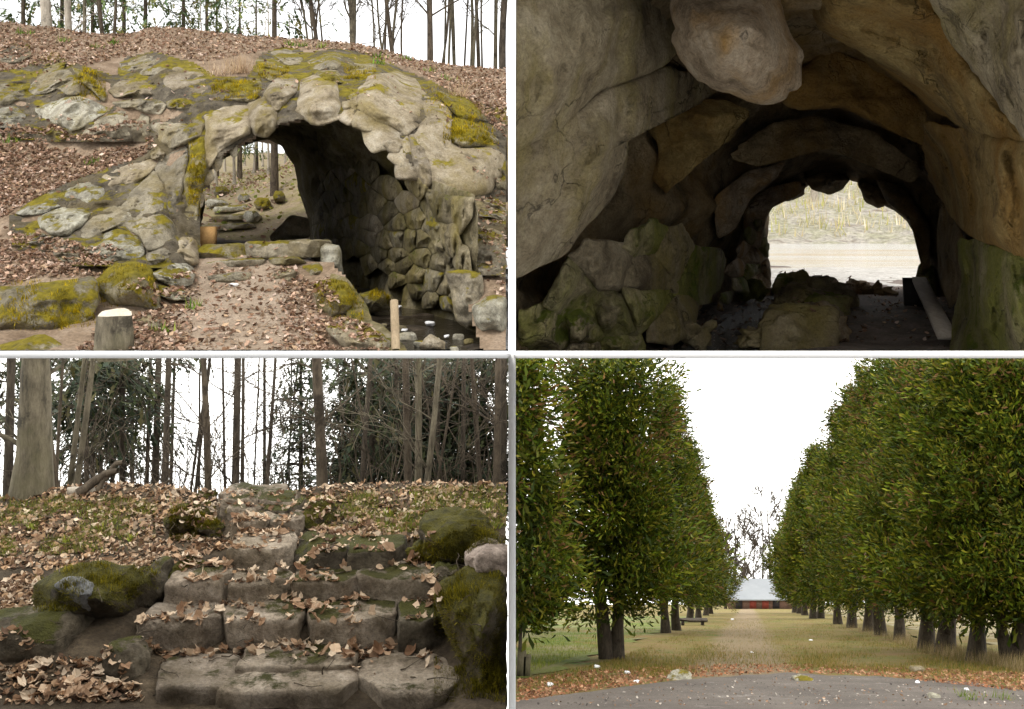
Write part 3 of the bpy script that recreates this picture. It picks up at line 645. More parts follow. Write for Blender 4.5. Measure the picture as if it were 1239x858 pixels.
ROCKS = [  # outline, material, bulge
 ([(43, 88), (67, 80), (85, 85), (99, 98), (98, 114), (83, 117), (70, 108), (59, 114), (39, 117), (32, 111)], 'tl_rock', .22),
 ([(41, 132), (59, 124), (80, 117), (98, 116), (129, 129), (134, 132), (116, 145), (101, 155), (85, 160), (70, 152), (49, 147)], 'tl_pale', .25),
 ([(101, 158), (121, 142), (145, 134), (170, 134), (181, 141), (181, 165), (155, 170), (129, 168), (98, 165)], 'tl_rock', .1),
 ([(129, 111), (145, 96), (168, 93), (186, 103), (196, 116), (165, 115), (139, 119)], 'tl_smooth', .22),
 ([(134, 124), (165, 119), (196, 121), (203, 126), (196, 139), (178, 138), (160, 131), (145, 131)], 'tl_rock', .22),
 ([(145, 75), (168, 67), (183, 65), (199, 75), (212, 77), (191, 91), (165, 92), (147, 90)], 'tl_rock', .12),
 ([(196, 92), (214, 79), (240, 80), (258, 101), (248, 115), (217, 117), (198, 115)], 'tl_smooth', .16),
 ([(256, 103), (282, 95), (315, 95), (318, 108), (307, 124), (274, 123), (258, 124)], 'tl_moss', .22),
 ([(200, 123), (217, 116), (237, 120), (242, 128), (222, 132), (203, 131)], 'tl_moss', .15),
 ([(318, 112), (334, 93), (352, 86), (363, 97), (360, 112), (346, 125), (335, 138), (322, 132)], 'tl_smooth', .32),
 ([(299, 126), (322, 114), (337, 136), (335, 155), (323, 167), (306, 164), (297, 146)], 'tl_smooth', .36),
 ([(246, 138), (275, 127), (303, 126), (306, 162), (285, 171), (265, 186), (252, 208), (243, 185), (249, 160)], 'tl_smooth', .28),
 ([(227, 166), (248, 162), (253, 200), (244, 235), (238, 275), (222, 265), (221, 215), (230, 190)], 'tl_moss', .22),
 ([(181, 150), (201, 147), (230, 150), (240, 139), (250, 146), (244, 165), (227, 174), (207, 181), (186, 170)], 'tl_rock', .2),
 ([(178, 181), (190, 175), (200, 185), (197, 196), (183, 193)], 'tl_smooth', .2),
 ([(-10, 100), (25, 92), (40, 100), (33, 118), (8, 128), (-10, 126)], 'tl_moss', .2),
 ([(-10, 55), (35, 52), (40, 68), (20, 77), (-10, 74)], 'tl_rock', .15),
 ([(48, 72), (66, 62), (82, 72), (77, 84), (52, 83)], 'tl_moss', .2),
 ([(85, 80), (101, 85), (118, 98), (131, 115), (126, 125), (112, 110), (96, 98)], 'tl_moss', .2),
 ([(47, 149), (70, 153), (90, 168), (78, 173), (54, 163)], 'tl_moss', .18),
 ([(-10, 132), (20, 128), (32, 140), (24, 154), (-10, 157)], 'tl_pale', .15),
 ([(362, 97), (385, 88), (408, 98), (415, 139), (408, 148), (385, 153), (374, 150), (352, 135), (362, 114)], 'tl_smooth', .4),
 ([(432, 104), (447, 91), (481, 85), (507, 98), (515, 121), (512, 150), (491, 166), (477, 156), (455, 151), (433, 138), (426, 124)], 'tl_smooth', .42),
 ([(505, 104), (548, 134), (540, 147), (540, 166), (558, 180), (600, 178), (612, 186), (607, 215), (592, 233), (575, 239), (545, 239), (520, 226), (511, 205), (500, 188), (497, 165), (510, 150)], 'tl_smooth', .3),
 ([(533, 152), (553, 140), (584, 151), (607, 172), (584, 178), (558, 181), (540, 170)], 'tl_moss', .42),
 ([(512, 98), (532, 110), (579, 122), (592, 147), (558, 147), (540, 128)], 'tl_moss', .3),
 ([(326, 64), (346, 57), (367, 67), (364, 78), (346, 79)], 'tl_rock', .2),
 ([(368, 77), (380, 68), (408, 62), (418, 72), (408, 85), (377, 85)], 'tl_rock', .22),
 ([(375, 86), (408, 84), (418, 100), (400, 102), (385, 95)], 'tl_moss', .35),
 ([(308, 72), (331, 68), (350, 85), (328, 99), (313, 92)], 'tl_moss', .25),
 ([(414, 74), (450, 69), (457, 83), (442, 100), (428, 92)], 'tl_moss', .25),
 ([(411, 100), (434, 103), (435, 130), (426, 152), (413, 130)], 'tl_smooth', .12),
 ([(494, 162), (512, 164), (521, 190), (527, 215), (517, 232), (500, 205)], 'tl_smooth', .2),
 ([(44, 264), (72, 249), (103, 251), (112, 257), (101, 273), (83, 286), (65, 286), (48, 277)], 'tl_pale', .32),
 ([(16, 258), (46, 238), (85, 223), (114, 217), (130, 228), (127, 239), (111, 251), (77, 249), (49, 260), (26, 262)], 'tl_pale', .2),
 ([(17, 285), (44, 280), (68, 287), (52, 297), (28, 294)], 'tl_pale', .2),
 ([(63, 296), (80, 289), (97, 295), (97, 317), (77, 318), (64, 309)], 'tl_rock', .25),
 ([(97, 300), (116, 286), (145, 275), (169, 288), (177, 309), (160, 315), (129, 318), (101, 319)], 'tl_pale', .22),
 ([(90, 285), (111, 259), (134, 247), (155, 234), (178, 214), (188, 205), (199, 225), (200, 256), (215, 277), (212, 296), (196, 299), (179, 306), (169, 286), (145, 273), (114, 285), (97, 294)], 'tl_rock', .18),
 ([(120, 213), (150, 200), (180, 190), (193, 198), (179, 213), (155, 229), (135, 237), (128, 228)], 'tl_smooth', .22),
 ([(186, 205), (196, 190), (212, 182), (226, 178), (228, 195), (222, 230), (216, 262), (203, 256), (199, 225)], 'tl_rock', .14),
 ([(177, 307), (196, 299), (215, 301), (205, 314), (186, 322), (176, 317)], 'tl_rock', .16),
 ([(207, 302), (217, 287), (232, 281), (241, 295), (241, 319), (232, 323), (220, 314), (207, 314)], 'tl_smooth', .28),
 ([(182, 332), (207, 316), (231, 318), (237, 332), (231, 345), (212, 348), (191, 340)], 'tl_pale', .32),
 ([(188, 343), (207, 348), (222, 349), (231, 363), (207, 364), (191, 357)], 'tl_pale', .22),
 ([(544, 291), (563, 262), (572, 266), (560, 309), (546, 310)], 'tl_wall', .3),
 ([(564, 284), (592, 262), (612, 280), (613, 331), (579, 332), (565, 318)], 'tl_rock', .35),
 ([(568, 242), (590, 240), (612, 250), (613, 270), (592, 264), (574, 262)], 'tl_rock', .22),
 ([(596, 130), (613, 128), (613, 175), (604, 168)], 'tl_moss', .2), ([(598, 188), (613, 190), (613, 232), (600, 228)], 'tl_moss', .2),
]
for k, (poly, mt, bl_) in enumerate(ROCKS):
    if k in (9, 10, 11, 21, 22, 23, 31, 32): bl_ *= 1.7
    elif k < 30: bl_ *= 1.25
    V, Fl = slab(poly, dtl(0.04 + 0.02 * (k % 3)), bl_, 0.75, 100 + k, n=52, rough=0.085)
    V[:, 0] = np.minimum(V[:, 0], -0.03)
    mk('rock', V, Fl, M[mt], grotto); DT.add(V, Fl)
RIM = densify([(424, 136), (446, 146), (470, 166), (488, 182), (502, 200)], 6)
for k, (x, y) in enumerate(RIM):
    w_ = 21 + 5 * (k % 3); r_ = np.random.default_rng(k + 5); an = np.linspace(0, 2 * np.pi, 8)[:-1] + r_.uniform(-.3, .3, 7)
    V, Fl = slab(np.c_[x + np.cos(an) * w_ * r_.uniform(.7, 1.1, 7), y + np.sin(an) * w_ * r_.uniform(.6, 1, 7)], dtl(0.0), .22, 1.0, 260 + k); mk('rock', V, Fl, M['tl_smooth'], grotto)
for k, (x, y) in enumerate(densify([(236, 300), (238, 262), (246, 222), (262, 195), (285, 175)], 6)):
    r_ = np.random.default_rng(k + 25); an = np.linspace(0, 2 * np.pi, 8)[:-1] + r_.uniform(-.3, .3, 7)
    V, Fl = slab(np.c_[x - 3 + np.cos(an) * 10 * r_.uniform(.7, 1.1, 7), y + np.sin(an) * 19 * r_.uniform(.7, 1, 7)], dtl(-0.05), .12, 1.0, 280 + k); mk('rock', V, Fl, M['tl_smooth'], grotto)
def wall_d(x, y): return np.clip(4.75 / ((np.asarray(x, float) - 619.5) / 1239 + 0.381), 11.5, 26)
WALL = [(378, 175), (400, 165), (440, 172), (478, 196), (520, 240), (545, 290), (560, 340), (552, 380), (520, 372), (470, 352), (430, 335), (392, 318), (376, 280)]
for k, cell in enumerate(voronoi_cells(WALL, 66, 5, 1.0)):
    V, Fl = slab(cell, lambda x, y: wall_d(x, y) - 0.05, 0.36, 0.5, 300 + k, n=34, rough=0.05, tilt=0.12, plat=6, sharp=1.7, planes=9)
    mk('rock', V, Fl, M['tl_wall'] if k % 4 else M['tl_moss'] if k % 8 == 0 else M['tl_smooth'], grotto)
for k, poly in enumerate([[(492, 200), (530, 222), (578, 236), (578, 345), (545, 345), (520, 300), (498, 240)], [(508, 226), (540, 234), (556, 250), (548, 276), (528, 268)], [(540, 236), (574, 238), (572, 262), (556, 288), (546, 270)], [(530, 262), (552, 268), (560, 296), (548, 316), (534, 296)], [(552, 290), (568, 300), (572, 334), (556, 340), (546, 316)], [(484, 196), (506, 206), (520, 230), (508, 244), (490, 226)]]):
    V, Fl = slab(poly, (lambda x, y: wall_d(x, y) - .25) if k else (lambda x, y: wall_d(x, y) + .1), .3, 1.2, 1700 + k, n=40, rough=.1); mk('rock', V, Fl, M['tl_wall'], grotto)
# boulders that only stand beside it, each its own thing
def boulder_px(name, label, poly, depth, mt, bulge, seed, thick=0.6, drop=DT, plat=3.0, side=-1, rough=0.05, group=None, n=36, upper=True):
    if depth == 'stand':       # upright on the ground at its own foot, leaning back a little
        q_ = np.asarray(poly, float); yb_ = q_[:, 1].max(); d0 = float(DTL(q_[:, 0].mean(), yb_ - 5)) + .28; depth = lambda x, y: d0 + 0.006 * d0 * (yb_ - np.asarray(y, float)) / 10.0
    V, Fl = slab(poly, depth, bulge, thick, seed, rough=rough * 1.6, plat=1.8 if thick == .6 else plat, n=n * 3 // 2, lump=bulge * .3)
    if side < 0: V[:, 0] = np.minimum(V[:, 0], -0.03)
    if upper: V[:, 2] = np.maximum(V[:, 2], CEIL * V[:, 1] + 0.02)
    if side > 0: V[:, 0] = np.maximum(V[:, 0], 0.03)
    o = mk(name, V, Fl, M[mt]); tag(o, label, 'boulder', group)
    if drop is not None: drop.add(V, Fl)
    return o
boulder_px('boulder', 'rounded yellow mossy boulder behind the short pale stump', [(114, 340), (134, 321), (160, 315), (182, 321), (190, 349), (200, 380), (181, 378), (155, 372), (129, 374), (115, 357)], 'stand', 'tl_moss', .55, 501)
boulder_px('boulder', 'long low boulder half covered in bright moss left of the stump', [(-30, 347), (28, 346), (77, 338), (114, 334), (122, 355), (117, 376), (103, 392), (72, 408), (39, 407), (-30, 404)], 'stand', 'tl_moss', .6, 502)
boulder_px('boulder', 'small round mossy boulder at the foot of the long mossy one', [(-20, 422), (20, 412), (52, 403), (75, 415), (80, 436), (-20, 438)], 'stand', 'tl_moss', .4, 503)
boulder_px('boulder', 'brown half buried stone right of the short stump', [(158, 388), (181, 377), (200, 388), (200, 400), (165, 406)], 'stand', 'tl_rock', .35, 504)
boulder_px('boulder', 'flat grey boulder lying on the leafy path below the steps', [(312, 340), (346, 324), (360, 326), (355, 340), (336, 352), (315, 350)], 'stand', 'tl_rock', .35, 505)
boulder_px('boulder', 'small moss capped stone against the block ending the steps', [(365, 322), (385, 317), (402, 331), (392, 340), (370, 339)], 'stand', 'tl_moss', .35, 506)
boulder_px('boulder', 'tall mossy boulder edging the path above the stream', [(378, 344), (403, 336), (421, 343), (444, 380), (429, 392), (403, 392), (383, 372)], 'stand', 'tl_moss', .5, 507)
boulder_px('boulder', 'sloping tan boulder beside the wooden stake at the stream', [(390, 397), (421, 387), (455, 398), (474, 414), (476, 438), (427, 438), (412, 416)], 'stand', 'tl_rock', .45, 508)
boulder_px('boulder', 'brown eroded bank stone between the path and the stream', [(398, 330), (420, 336), (446, 372), (452, 398), (425, 392), (404, 360)], dtl(0.0), 'tl_wall', .25, 515)
boulder_px('boulder', 'low brown bank stone behind the wooden stake', [(438, 384), (462, 392), (492, 420), (492, 438), (462, 438), (440, 408)], dtl(0.0), 'tl_wall', .2, 516)
wd = lambda x, y: 1.6 * F / (np.maximum(np.asarray(y, float), 340) - HY)
boulder_px('boulder', 'green topped stone lying in the dark stream', [(433, 356), (455, 350), (474, 360), (474, 374), (447, 379), (434, 369)], 15.6, 'tl_moss', .45, 509)
boulder_px('boulder', 'clean tan stone in the shallow water of the stream', [(506, 418), (520, 403), (539, 414), (539, 424), (512, 425)], 12.1, 'tl_smooth', .3, 510)
boulder_px('boulder', 'upright fissured rock on the right bank of the stream', [(538, 328), (560, 326), (583, 331), (586, 349), (581, 392), (560, 396), (550, 387), (546, 356)], 13.3, 'tl_rock', .4, 511, 1.2)
boulder_px('boulder', 'pale jagged rock overhanging the stream beside the upright rock', [(570, 371), (595, 356), (613, 358), (613, 410), (597, 402), (581, 408), (573, 387)], 12.5, 'tl_pale', .4, 512, 1.0)
boulder_px('boulder', 'large pale boulder at the far end of the passage', [(326, 286), (352, 260), (374, 263), (376, 288), (328, 292)], 23.5, 'tl_smooth', .5, 513)
for k, (x, y, w, h, lab) in enumerate([(268, 232, 22, 12, 'flat mossy stone behind the passage, topmost of the far pile'), (262, 246, 30, 10, 'wide tan stone lying across the far path'), (318, 246, 22, 14, 'round lichen stone on the far slope beside the thin trunk'), (296, 240, 18, 11, 'small grey stone in the middle of the far pile'), (338, 238, 16, 14, 'mossy stone at the foot of the thin far trunk'), (305, 262, 22, 14, 'dark stone lying at the mouth of the passage')]):
    d = back_d(x, y + h / 2) - .2
    boulder_px('boulder', lab, [(x - w / 2, y), (x - w / 3, y - h / 2), (x + w / 4, y - h / 2), (x + w / 2, y), (x + w / 3, y + h / 2), (x - w / 3, y + h / 2)], d, 'tl_moss' if k % 2 == 0 else 'tl_pale', .35, 520 + k, drop=None)
# steps up to the passage
st = thing('stone_steps', 'low rough stone steps rising to the passage through the arch', 'steps', P(310, 330, 15.5))
for nm, poly, d, mt, bu in (
                            ('step', [(247, 318), (290, 312), (322, 313), (318, 322), (280, 326), (249, 325)], 15.4, 'tl_rock', .25), ('step', [(250, 334), (285, 329), (305, 330), (302, 340), (272, 344), (252, 342)], 14.8, 'tl_rock', .25),
                            ('step', [(324, 312), (360, 310), (372, 318), (350, 322), (326, 321)], 15.5, 'tl_moss', .25), ('end_block', [(387, 299), (396, 294), (412, 297), (416, 335), (402, 337), (388, 322)], 15.7, 'tl_pale', .3),
                            ('step', [(255, 262), (300, 258), (318, 260), (318, 266), (256, 268)], back_d(288, 268), 'tl_rock', .4), ('step', [(258, 272), (305, 269), (312, 276), (256, 279)], back_d(284, 279), 'tl_rock', .4), ('step', [(258, 250), (300, 247), (310, 250), (308, 256), (258, 257)], back_d(284, 257), 'tl_pale', .4)):
    V, Fl = slab(poly, d, bu, 0.7, 600 + int(poly[0][0]) + int(poly[0][1]), rough=0.03); mk(nm, V, Fl, M[mt], st); DT.add(V, Fl)
for k, (p0, p1, pz, mt) in enumerate([(241, 300, 298, 'tl_moss'), (299, 352, 294, 'tl_rock'), (350, 397, 293, 'tl_rock')]):
    x0_, x1_ = (p0 - CX) / F * 15.7, (p1 - CX) / F * 15.7; zt = (HY - pz) / F * 15.7
    V, Fc = rock(((x0_ + x1_) / 2, 15.85, zt - .11), ((x1_ - x0_) / 2 * 1.02, .32, .13), 660 + k, 19, 9, .035, 4, 0.02 * k, 1.4); mk('step', V, Fc, M[mt], st); DT.add(V, Fc)
# short stump, stake, board, litter
b0 = P(138, 426, 11.6); tt = np.linspace(0, 1, 7)
t_ = thing('tree_stump', 'short pale topped stump standing before the mossy boulders', 'stump', b0)
pth = b0 + np.outer(tt, [0, 0, 0.5]) + np.array([0, 0, -0.08]); rd = np.interp(tt, [0, .2, 1], [0.245, 0.215, 0.195])
V, Fc = tube(pth, rd, 22); V += (V - np.repeat(pth, 22, 0)) * (0.22 * fbm(V * np.array([7, 7, 1.5]), 3, 3))[:, None]; mk('trunk', V, Fc, M['bark_grey'], t_)
V[-22:, 2] += 0.28 * (V[-22:, 1] - b0[1]); rim = V[-22:].copy(); rim[:, 2] -= 0.28 * (rim[:, 1] - b0[1]); V2 = np.vstack([rim + [0, 0, 0.004], rim.mean(0)[None] + [0, 0, 0.015]]); V2[:22, 2] += 0.01 * rng.normal(size=22); V2[:, 2] += 0.28 * (V2[:, 1] - b0[1])
mk('cut_face', V2, [[i, (i + 1) % 22, 22] for i in range(22)], plain('pale_cut_wood', [(0.5, 0.44, 0.34), (0.68, 0.62, 0.52)], 9, 0.8, 0.3, 30), t_)
q0, q1 = P(479, 424, 11.6), P(477, 364, 11.9)
V, Fc = tube(np.array([q0, q0 * .5 + q1 * .5, q1, q1 + [0, 0, 0.004]]), [0.052, 0.05, 0.048, 0.001], 9); tag(mk('wooden_stake', V, Fc, M['wood'], smooth=False), 'bare wooden stake standing at the edge of the stream', 'stake')
c0 = P(248.5, 297, 16.3); V, Fc = box(c0[0] - .15, c0[0] + .15, c0[1] - .09, c0[1] + .09, c0[2] - .04, c0[2] + .3); V[:, 0] += (V[:, 2] - c0[2]) * .06
tag(mk('cardboard_box', V, Fc, plain('brown_card', [(0.3, 0.17, 0.06), (0.42, 0.25, 0.1)], 8, 0.8, 0.2, 20), smooth=False), 'small orange brown box standing inside the arch by the left wall', 'box')
for k, (x, y, sx, lab) in enumerate([(491, 361, .13, 'crumpled white carton floating in the stream near the green topped stone'), (484, 372, .09, 'pale blue plastic scrap in the stream beside the stake'), (520, 393, .14, 'white bottle lying across the stream shallows'), (490, 400, .08, 'clear plastic cup caught at the stake'), (541, 408, .08, 'small white scrap beyond the clean tan stone'), (486, 352, .1, 'yellowish tin lying in the far shallows'), (283, 346, .1, 'pair of white scraps on the path under the steps'), (527, 420, .07, 'white paper ball next to the clean tan stone')]):
    sx *= .62; c = P(x, y, float(wd(x, y)) if x > 400 else 14.4)
    if x > 400: c[2] = -1.6
    V, Fc = rock(c + [0, 0, sx * .2], (sx, sx * .55, sx * .38), 640 + k, 7, 4, sx * .12, 6, rotz=k * 1.1); tag(mk('litter', V, Fc, M['litter'], smooth=False), lab, 'litter')
for k in range(26):
    y = rng.uniform(11.8, 19.5); x0_, x1_ = -1.05 - (y - 12) * .26, -0.5 - (y - 12) * 0.2
    x = rng.uniform(-2.0 - (y - 12) * .27, -0.75 - (y - 12) * .33) if y > 13 else rng.uniform(-1.5, -.5)
    s = rng.uniform(.04, .13); V, Fc = rock((x, y, -1.6), (s, s * .8, s * .6), 700 + k, 7, 3, s * .15, 5)
    tag(mk('pebble', V, Fc, M['tl_pale'] if k % 3 else M['tl_wall']), 'loose wet pebble on the bed of the stream under the arch', 'pebble', 'pebbles in the stream')

# trees behind the crest
for k, (px, d, r0, h, mt, ln, lab) in enumerate([
    (57, 27.5, .19, 9, 'bark_pale', (.0, 0), 'thick pale trunk behind the hill, stoutest of the left group'), (86, 28.5, .13, 9, 'bark_pale', (.01, 0), 'tan trunk behind the hill beside the stoutest pale one'), (97, 32, .09, 9, 'bark_grey', (.02, 0), 'slim grey trunk close behind the tan trunk'),
    (121, 29, .12, 9, 'bark_brown', (.02, 0), 'straight brown trunk at the edge of the left conifers'), (131, 31, .09, 9, 'bark_brown', (.05, 0), 'leaning thin brown trunk among the left conifers'),
    (408, 29, .11, 9, 'bark_brown', (-.13, 0), 'bare tree leaning left on the hilltop above the arch'), (433, 28.5, .15, 10, 'bark_grey', (-.02, 0), 'bare twisted tree with a side branch right above the arch'), (385, 36, .07, 8, 'bark_grey', (-.1, 0), 'faint slim bare tree behind the leaning one'),
    (472, 31, .08, 8, 'bark_grey', (.03, 0), 'slender forked bare tree over the hanging rocks'), (497, 30, .11, 10, 'bark_brown', (-.1, 0), 'left tree of the tall bare pair on the right crest'), (521, 29, .15, 10, 'bark_brown', (.0, 0), 'right stout tree of the tall bare pair on the right crest'),
    (553, 34, .1, 9, 'bark_grey', (-.02, 0), 'grey bare tree in the thicket right of the pair'), (567, 32, .08, 9, 'bark_grey', (.04, 0), 'thin bare tree with many twigs in the right thicket'), (583, 36, .1, 9, 'bark_brown', (-.03, 0), 'brown bare tree deep in the right thicket'), (598, 33, .11, 9, 'bark_grey', (.0, 0), 'bare tree with low twigs close to the partition'), (609, 30, .17, 10, 'bark_dark', (.0, 0), 'dark thick trunk next to the partition on the right crest'), (540, 38, .07, 8, 'bark_grey', (.05, 0), 'faint thin tree far behind the right thicket'), (455, 40, .06, 8, 'bark_grey', (-.05, 0), 'faint thin tree far behind the forked one')]):
    x = (px - CX) / F * d; z = back_z(x, d)
    bare_tree('bare_tree', lab, (x, d, z), h + 5, r0 * (1.0 if px < 100 else 0.75), 800 + k, M[mt], ln, 0.36, 12 if px > 380 else 6, 3 if px > 380 else 2, 'trees behind the hill', False, -1, 0.55, 4, 0.2, 0.4, 1.2, thin=0.009)
r_ = np.random.default_rng(77)
for k in range(16):
    px = 372 + k * 15 + r_.uniform(-6, 6); d = r_.uniform(31, 46); x = (px - CX) / F * d
    bare_tree('sapling', 'slender bare sapling with fine twigs behind the right crest', (x, d, back_z(x, d)), r_.uniform(10, 14), r_.uniform(.04, .07), 830 + k, M['bark_grey' if k % 2 else 'bark_brown'], (r_.normal(0, .06), 0), .4, 9, 3, 'saplings behind the right crest', False, -1, .5, 4, .16, .5, 1.1, thin=.008)
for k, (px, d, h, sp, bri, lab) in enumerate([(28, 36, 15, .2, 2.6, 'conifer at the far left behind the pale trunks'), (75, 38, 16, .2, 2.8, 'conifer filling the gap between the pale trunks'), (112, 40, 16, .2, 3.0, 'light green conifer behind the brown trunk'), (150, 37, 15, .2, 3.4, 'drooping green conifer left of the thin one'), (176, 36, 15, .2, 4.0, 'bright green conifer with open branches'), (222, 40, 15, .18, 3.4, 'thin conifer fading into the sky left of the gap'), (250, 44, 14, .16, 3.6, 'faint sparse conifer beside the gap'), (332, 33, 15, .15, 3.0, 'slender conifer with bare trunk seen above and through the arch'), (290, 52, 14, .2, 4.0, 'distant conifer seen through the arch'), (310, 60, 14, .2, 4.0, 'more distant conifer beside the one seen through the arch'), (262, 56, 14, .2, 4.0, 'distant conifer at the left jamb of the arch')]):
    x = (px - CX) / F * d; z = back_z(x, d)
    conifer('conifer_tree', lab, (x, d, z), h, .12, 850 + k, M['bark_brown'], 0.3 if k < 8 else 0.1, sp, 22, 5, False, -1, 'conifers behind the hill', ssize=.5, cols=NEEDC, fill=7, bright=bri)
for k, (px, d) in enumerate([(262, 48), (272, 62), (284, 45), (296, 70), (307, 58), (318, 66), (325, 50), (345, 60)]):
    x = (px - CX) / F * d; bare_tree('sapling', 'thin grey trunk in the distant wood seen through the arch', (x, d, back_z(x, d)), 9, .07, 880 + k, M['bark_pale'], (rng.normal(0, .03), 0), .3, 4, 1, 'wood seen through the arch', False, -1)
# fallen leaves, grass, low plants
r = np.random.default_rng(49); q = np.c_[r.uniform(-16, -4, 5200), r.uniform(26.5, 62, 5200)]; q = np.c_[q, [back_z(a_, b_) for a_, b_ in q]]
tag(leaf_cloud('wood_litter', q + [0, 0, .1], r, (.08, .2), LEAFS, M['leaf'], tilt=.5, cols=np.vstack([LEAFC[:4], [lin(140, 140, 60), lin(120, 130, 50), lin(160, 150, 70)]])), 'leaves and moss patches on the ground beyond the arch', 'leaves', kind='stuff')
DT.build()
def fall(n, poly, D, drop, r, up=0.7, minz=0.35, lift=0.015, keep=None):
    poly = np.asarray(poly, float); mn, mx = poly.min(0), poly.max(0); out = []
    while len(out) < n:
        q = r.uniform(mn, mx, (n, 2)); q = q[inside(poly, q[:, 0], q[:, 1])]
        if keep is not None: q = q[r.random(len(q)) < keep(q[:, 0], q[:, 1])]
        w = P(q[:, 0], q[:, 1], D(q[:, 0], q[:, 1]))
        for p in w:
            h = drop.cast(p, up, minz)
            if h: out.append(np.array(h[0]) + np.array(h[1]) * lift)
        if not len(w): break
    return np.array(out[:n])
r = np.random.default_rng(51)
pos = np.concatenate([fall(11000, [(-20, 25), (60, 32), (185, 30), (330, 44), (430, 50), (500, 70), (613, 84), (613, 175), (560, 120), (500, 85), (420, 62), (330, 60), (250, 75), (180, 62), (100, 80), (30, 85), (-20, 100)], DTL, DT, r),
                      fall(5600, [(-20, 155), (90, 170), (180, 172), (190, 190), (110, 215), (20, 255), (-20, 270)], DTL, DT, r), fall(2400, [(-20, 290), (60, 295), (150, 318), (120, 335), (-20, 348)], DTL, DT, r),
                      fall(4200, [(190, 362), (240, 330), (330, 318), (385, 345), (420, 400), (475, 432), (90, 432), (120, 395)], DTL, DT, r, keep=lambda x, y: np.where(np.abs(x - 290 + (425 - y) * .1) < 55, 0.28, 1.0)),
                      fall(260, [(570, 235), (613, 235), (613, 380), (590, 340)], DTL, DT, r), fall(500, [(0, 60), (560, 60), (613, 180), (613, 260), (500, 160), (300, 110), (0, 330)], DTL, DT, r, minz=0.5)])
tag(leaf_cloud('leaf_litter', pos, r, (0.04, 0.095), LEAFS, M['leaf'], tilt=0.5, bright=(.6, 1.25)), 'dry pinkish brown leaves covering the hill around the arch', 'leaves', kind='stuff')
YM = np.array([lin(176, 154, 18), lin(150, 132, 20), lin(196, 170, 30), lin(120, 108, 22)])
moss_fuzz(DT, 'moss', 'yellow green moss cushions on the arch and the boulders', [(0, 116, 340, 400, 12.9), (118, 190, 320, 372, 13.1), (383, 440, 340, 388, 13.0), (536, 604, 142, 176, 17.0), (256, 316, 97, 122, 17.9), (312, 350, 70, 95, 18.7), (416, 455, 72, 96, 18.4), (515, 590, 100, 145, 18.0), (86, 128, 82, 122, 18.4), (228, 248, 170, 262, 16.5), (436, 472, 352, 374, 15.3)], r, 20000, .045, YM, 1.0, 2.6)
GREENS = np.array([lin(110, 140, 40), lin(90, 120, 40), lin(140, 150, 60)])
def tuft(name, label, base, n, h, spread, cols, mat, r, droop=0.4, cat='plant', group=None, width=1.0):
    d = r.normal(0, droop, (n, 3)); d[:, 2] = 1.0; pos = np.asarray(base) + np.c_[r.normal(0, spread, (n, 2)), np.full(n, -0.01)]
    pv = BL_V * [width, 1, 1]; V, Fc = scatter(pv, BL_F, pos, basis(d), h * r.uniform(.5, 1.2, n))
    c = np.repeat(cols[r.integers(0, len(cols), n)] * r.uniform(.6, 1.2, n)[:, None], 5, 0)
    o = mk(name, V, Fc, mat, smooth=False, col=c); return tag(o, label, cat, group)
STRAW = np.array([lin(190, 165, 130), lin(165, 135, 105), lin(205, 180, 150)])
for k, (x, y, n, lab) in enumerate([(291, 88, 220, 'dry straw tuft hanging over the arch beside the mossy rock'), (262, 90, 70, 'smaller dry straw tuft left of the hanging one'), (555, 118, 90, 'dry straw tuft above the big right rock')]):
    h = DT.cast(P(x, y, float(DTL(x, y)) - .1), .5, .05); p = np.array(h[0]) if h else P(x, y, float(DTL(x, y)))
    tuft('straw_tuft', lab, p, n, .38, .12, STRAW, M['grass'], r, .7, width=.35)
for k, (x, y) in enumerate([(112, 191), (17, 170), (237, 373), (196, 401), (492, 72), (520, 86), (458, 70), (365, 56), (352, 55), (138, 52), (540, 96), (458, 78), (390, 58), (115, 57), (75, 50), (30, 38)]):
    h = DT.cast(P(x, y, float(DTL(x, y)) - .1), .5, .1)
    if h: tuft('green_plant', 'small fresh green plant sprouting from the leaf litter around the arch', np.array(h[0]), 26, .16, .07, GREENS, M['grass'], r, .9, group='plants sprouting on the hill', width=2.2)
# ================================================================== CAVE (upper right)
DC = Drop()
cave = thing('cave', 'dark rock cave passage seen from inside with a bright mouth on the river', 'cave', P(930, 425, 9.5))
KEY = [  # exit 17 m | inner 13 m | outer 9.4 m | near 5.5 m (out of view)
 [(922, 372), (846, 440), (738, 460), (630, 500)], [(918, 325), (846, 352), (728, 350), (628, 360)], [(922, 282), (852, 290), (733, 268), (628, 230)], [(928, 247), (868, 233), (758, 186), (628, 90)],
 [(942, 240), (888, 198), (800, 118), (628, -60)], [(968, 236), (930, 168), (870, 78), (720, -110)], [(998, 222), (970, 152), (940, 58), (880, -150)], [(1023, 217), (1020, 146), (1020, 56), (1040, -160)],
 [(1048, 244), (1072, 164), (1104, 80), (1200, -140)], [(1082, 256), (1110, 192), (1150, 128), (1360, -80)], [(1103, 280), (1140, 240), (1182, 200), (1420, 110)], [(1113, 312), (1154, 290), (1202, 290), (1430, 260)],
 [(1116, 345), (1160, 350), (1204, 372), (1430, 390)], [(1120, 375), (1154, 430), (1210, 460), (1430, 520)]]
DEP = [17.0, 13.0, 9.4, 5.5]
K3 = np.array([[P(x, y, DEP[j]) for j, (x, y) in enumerate(row)] for row in KEY])
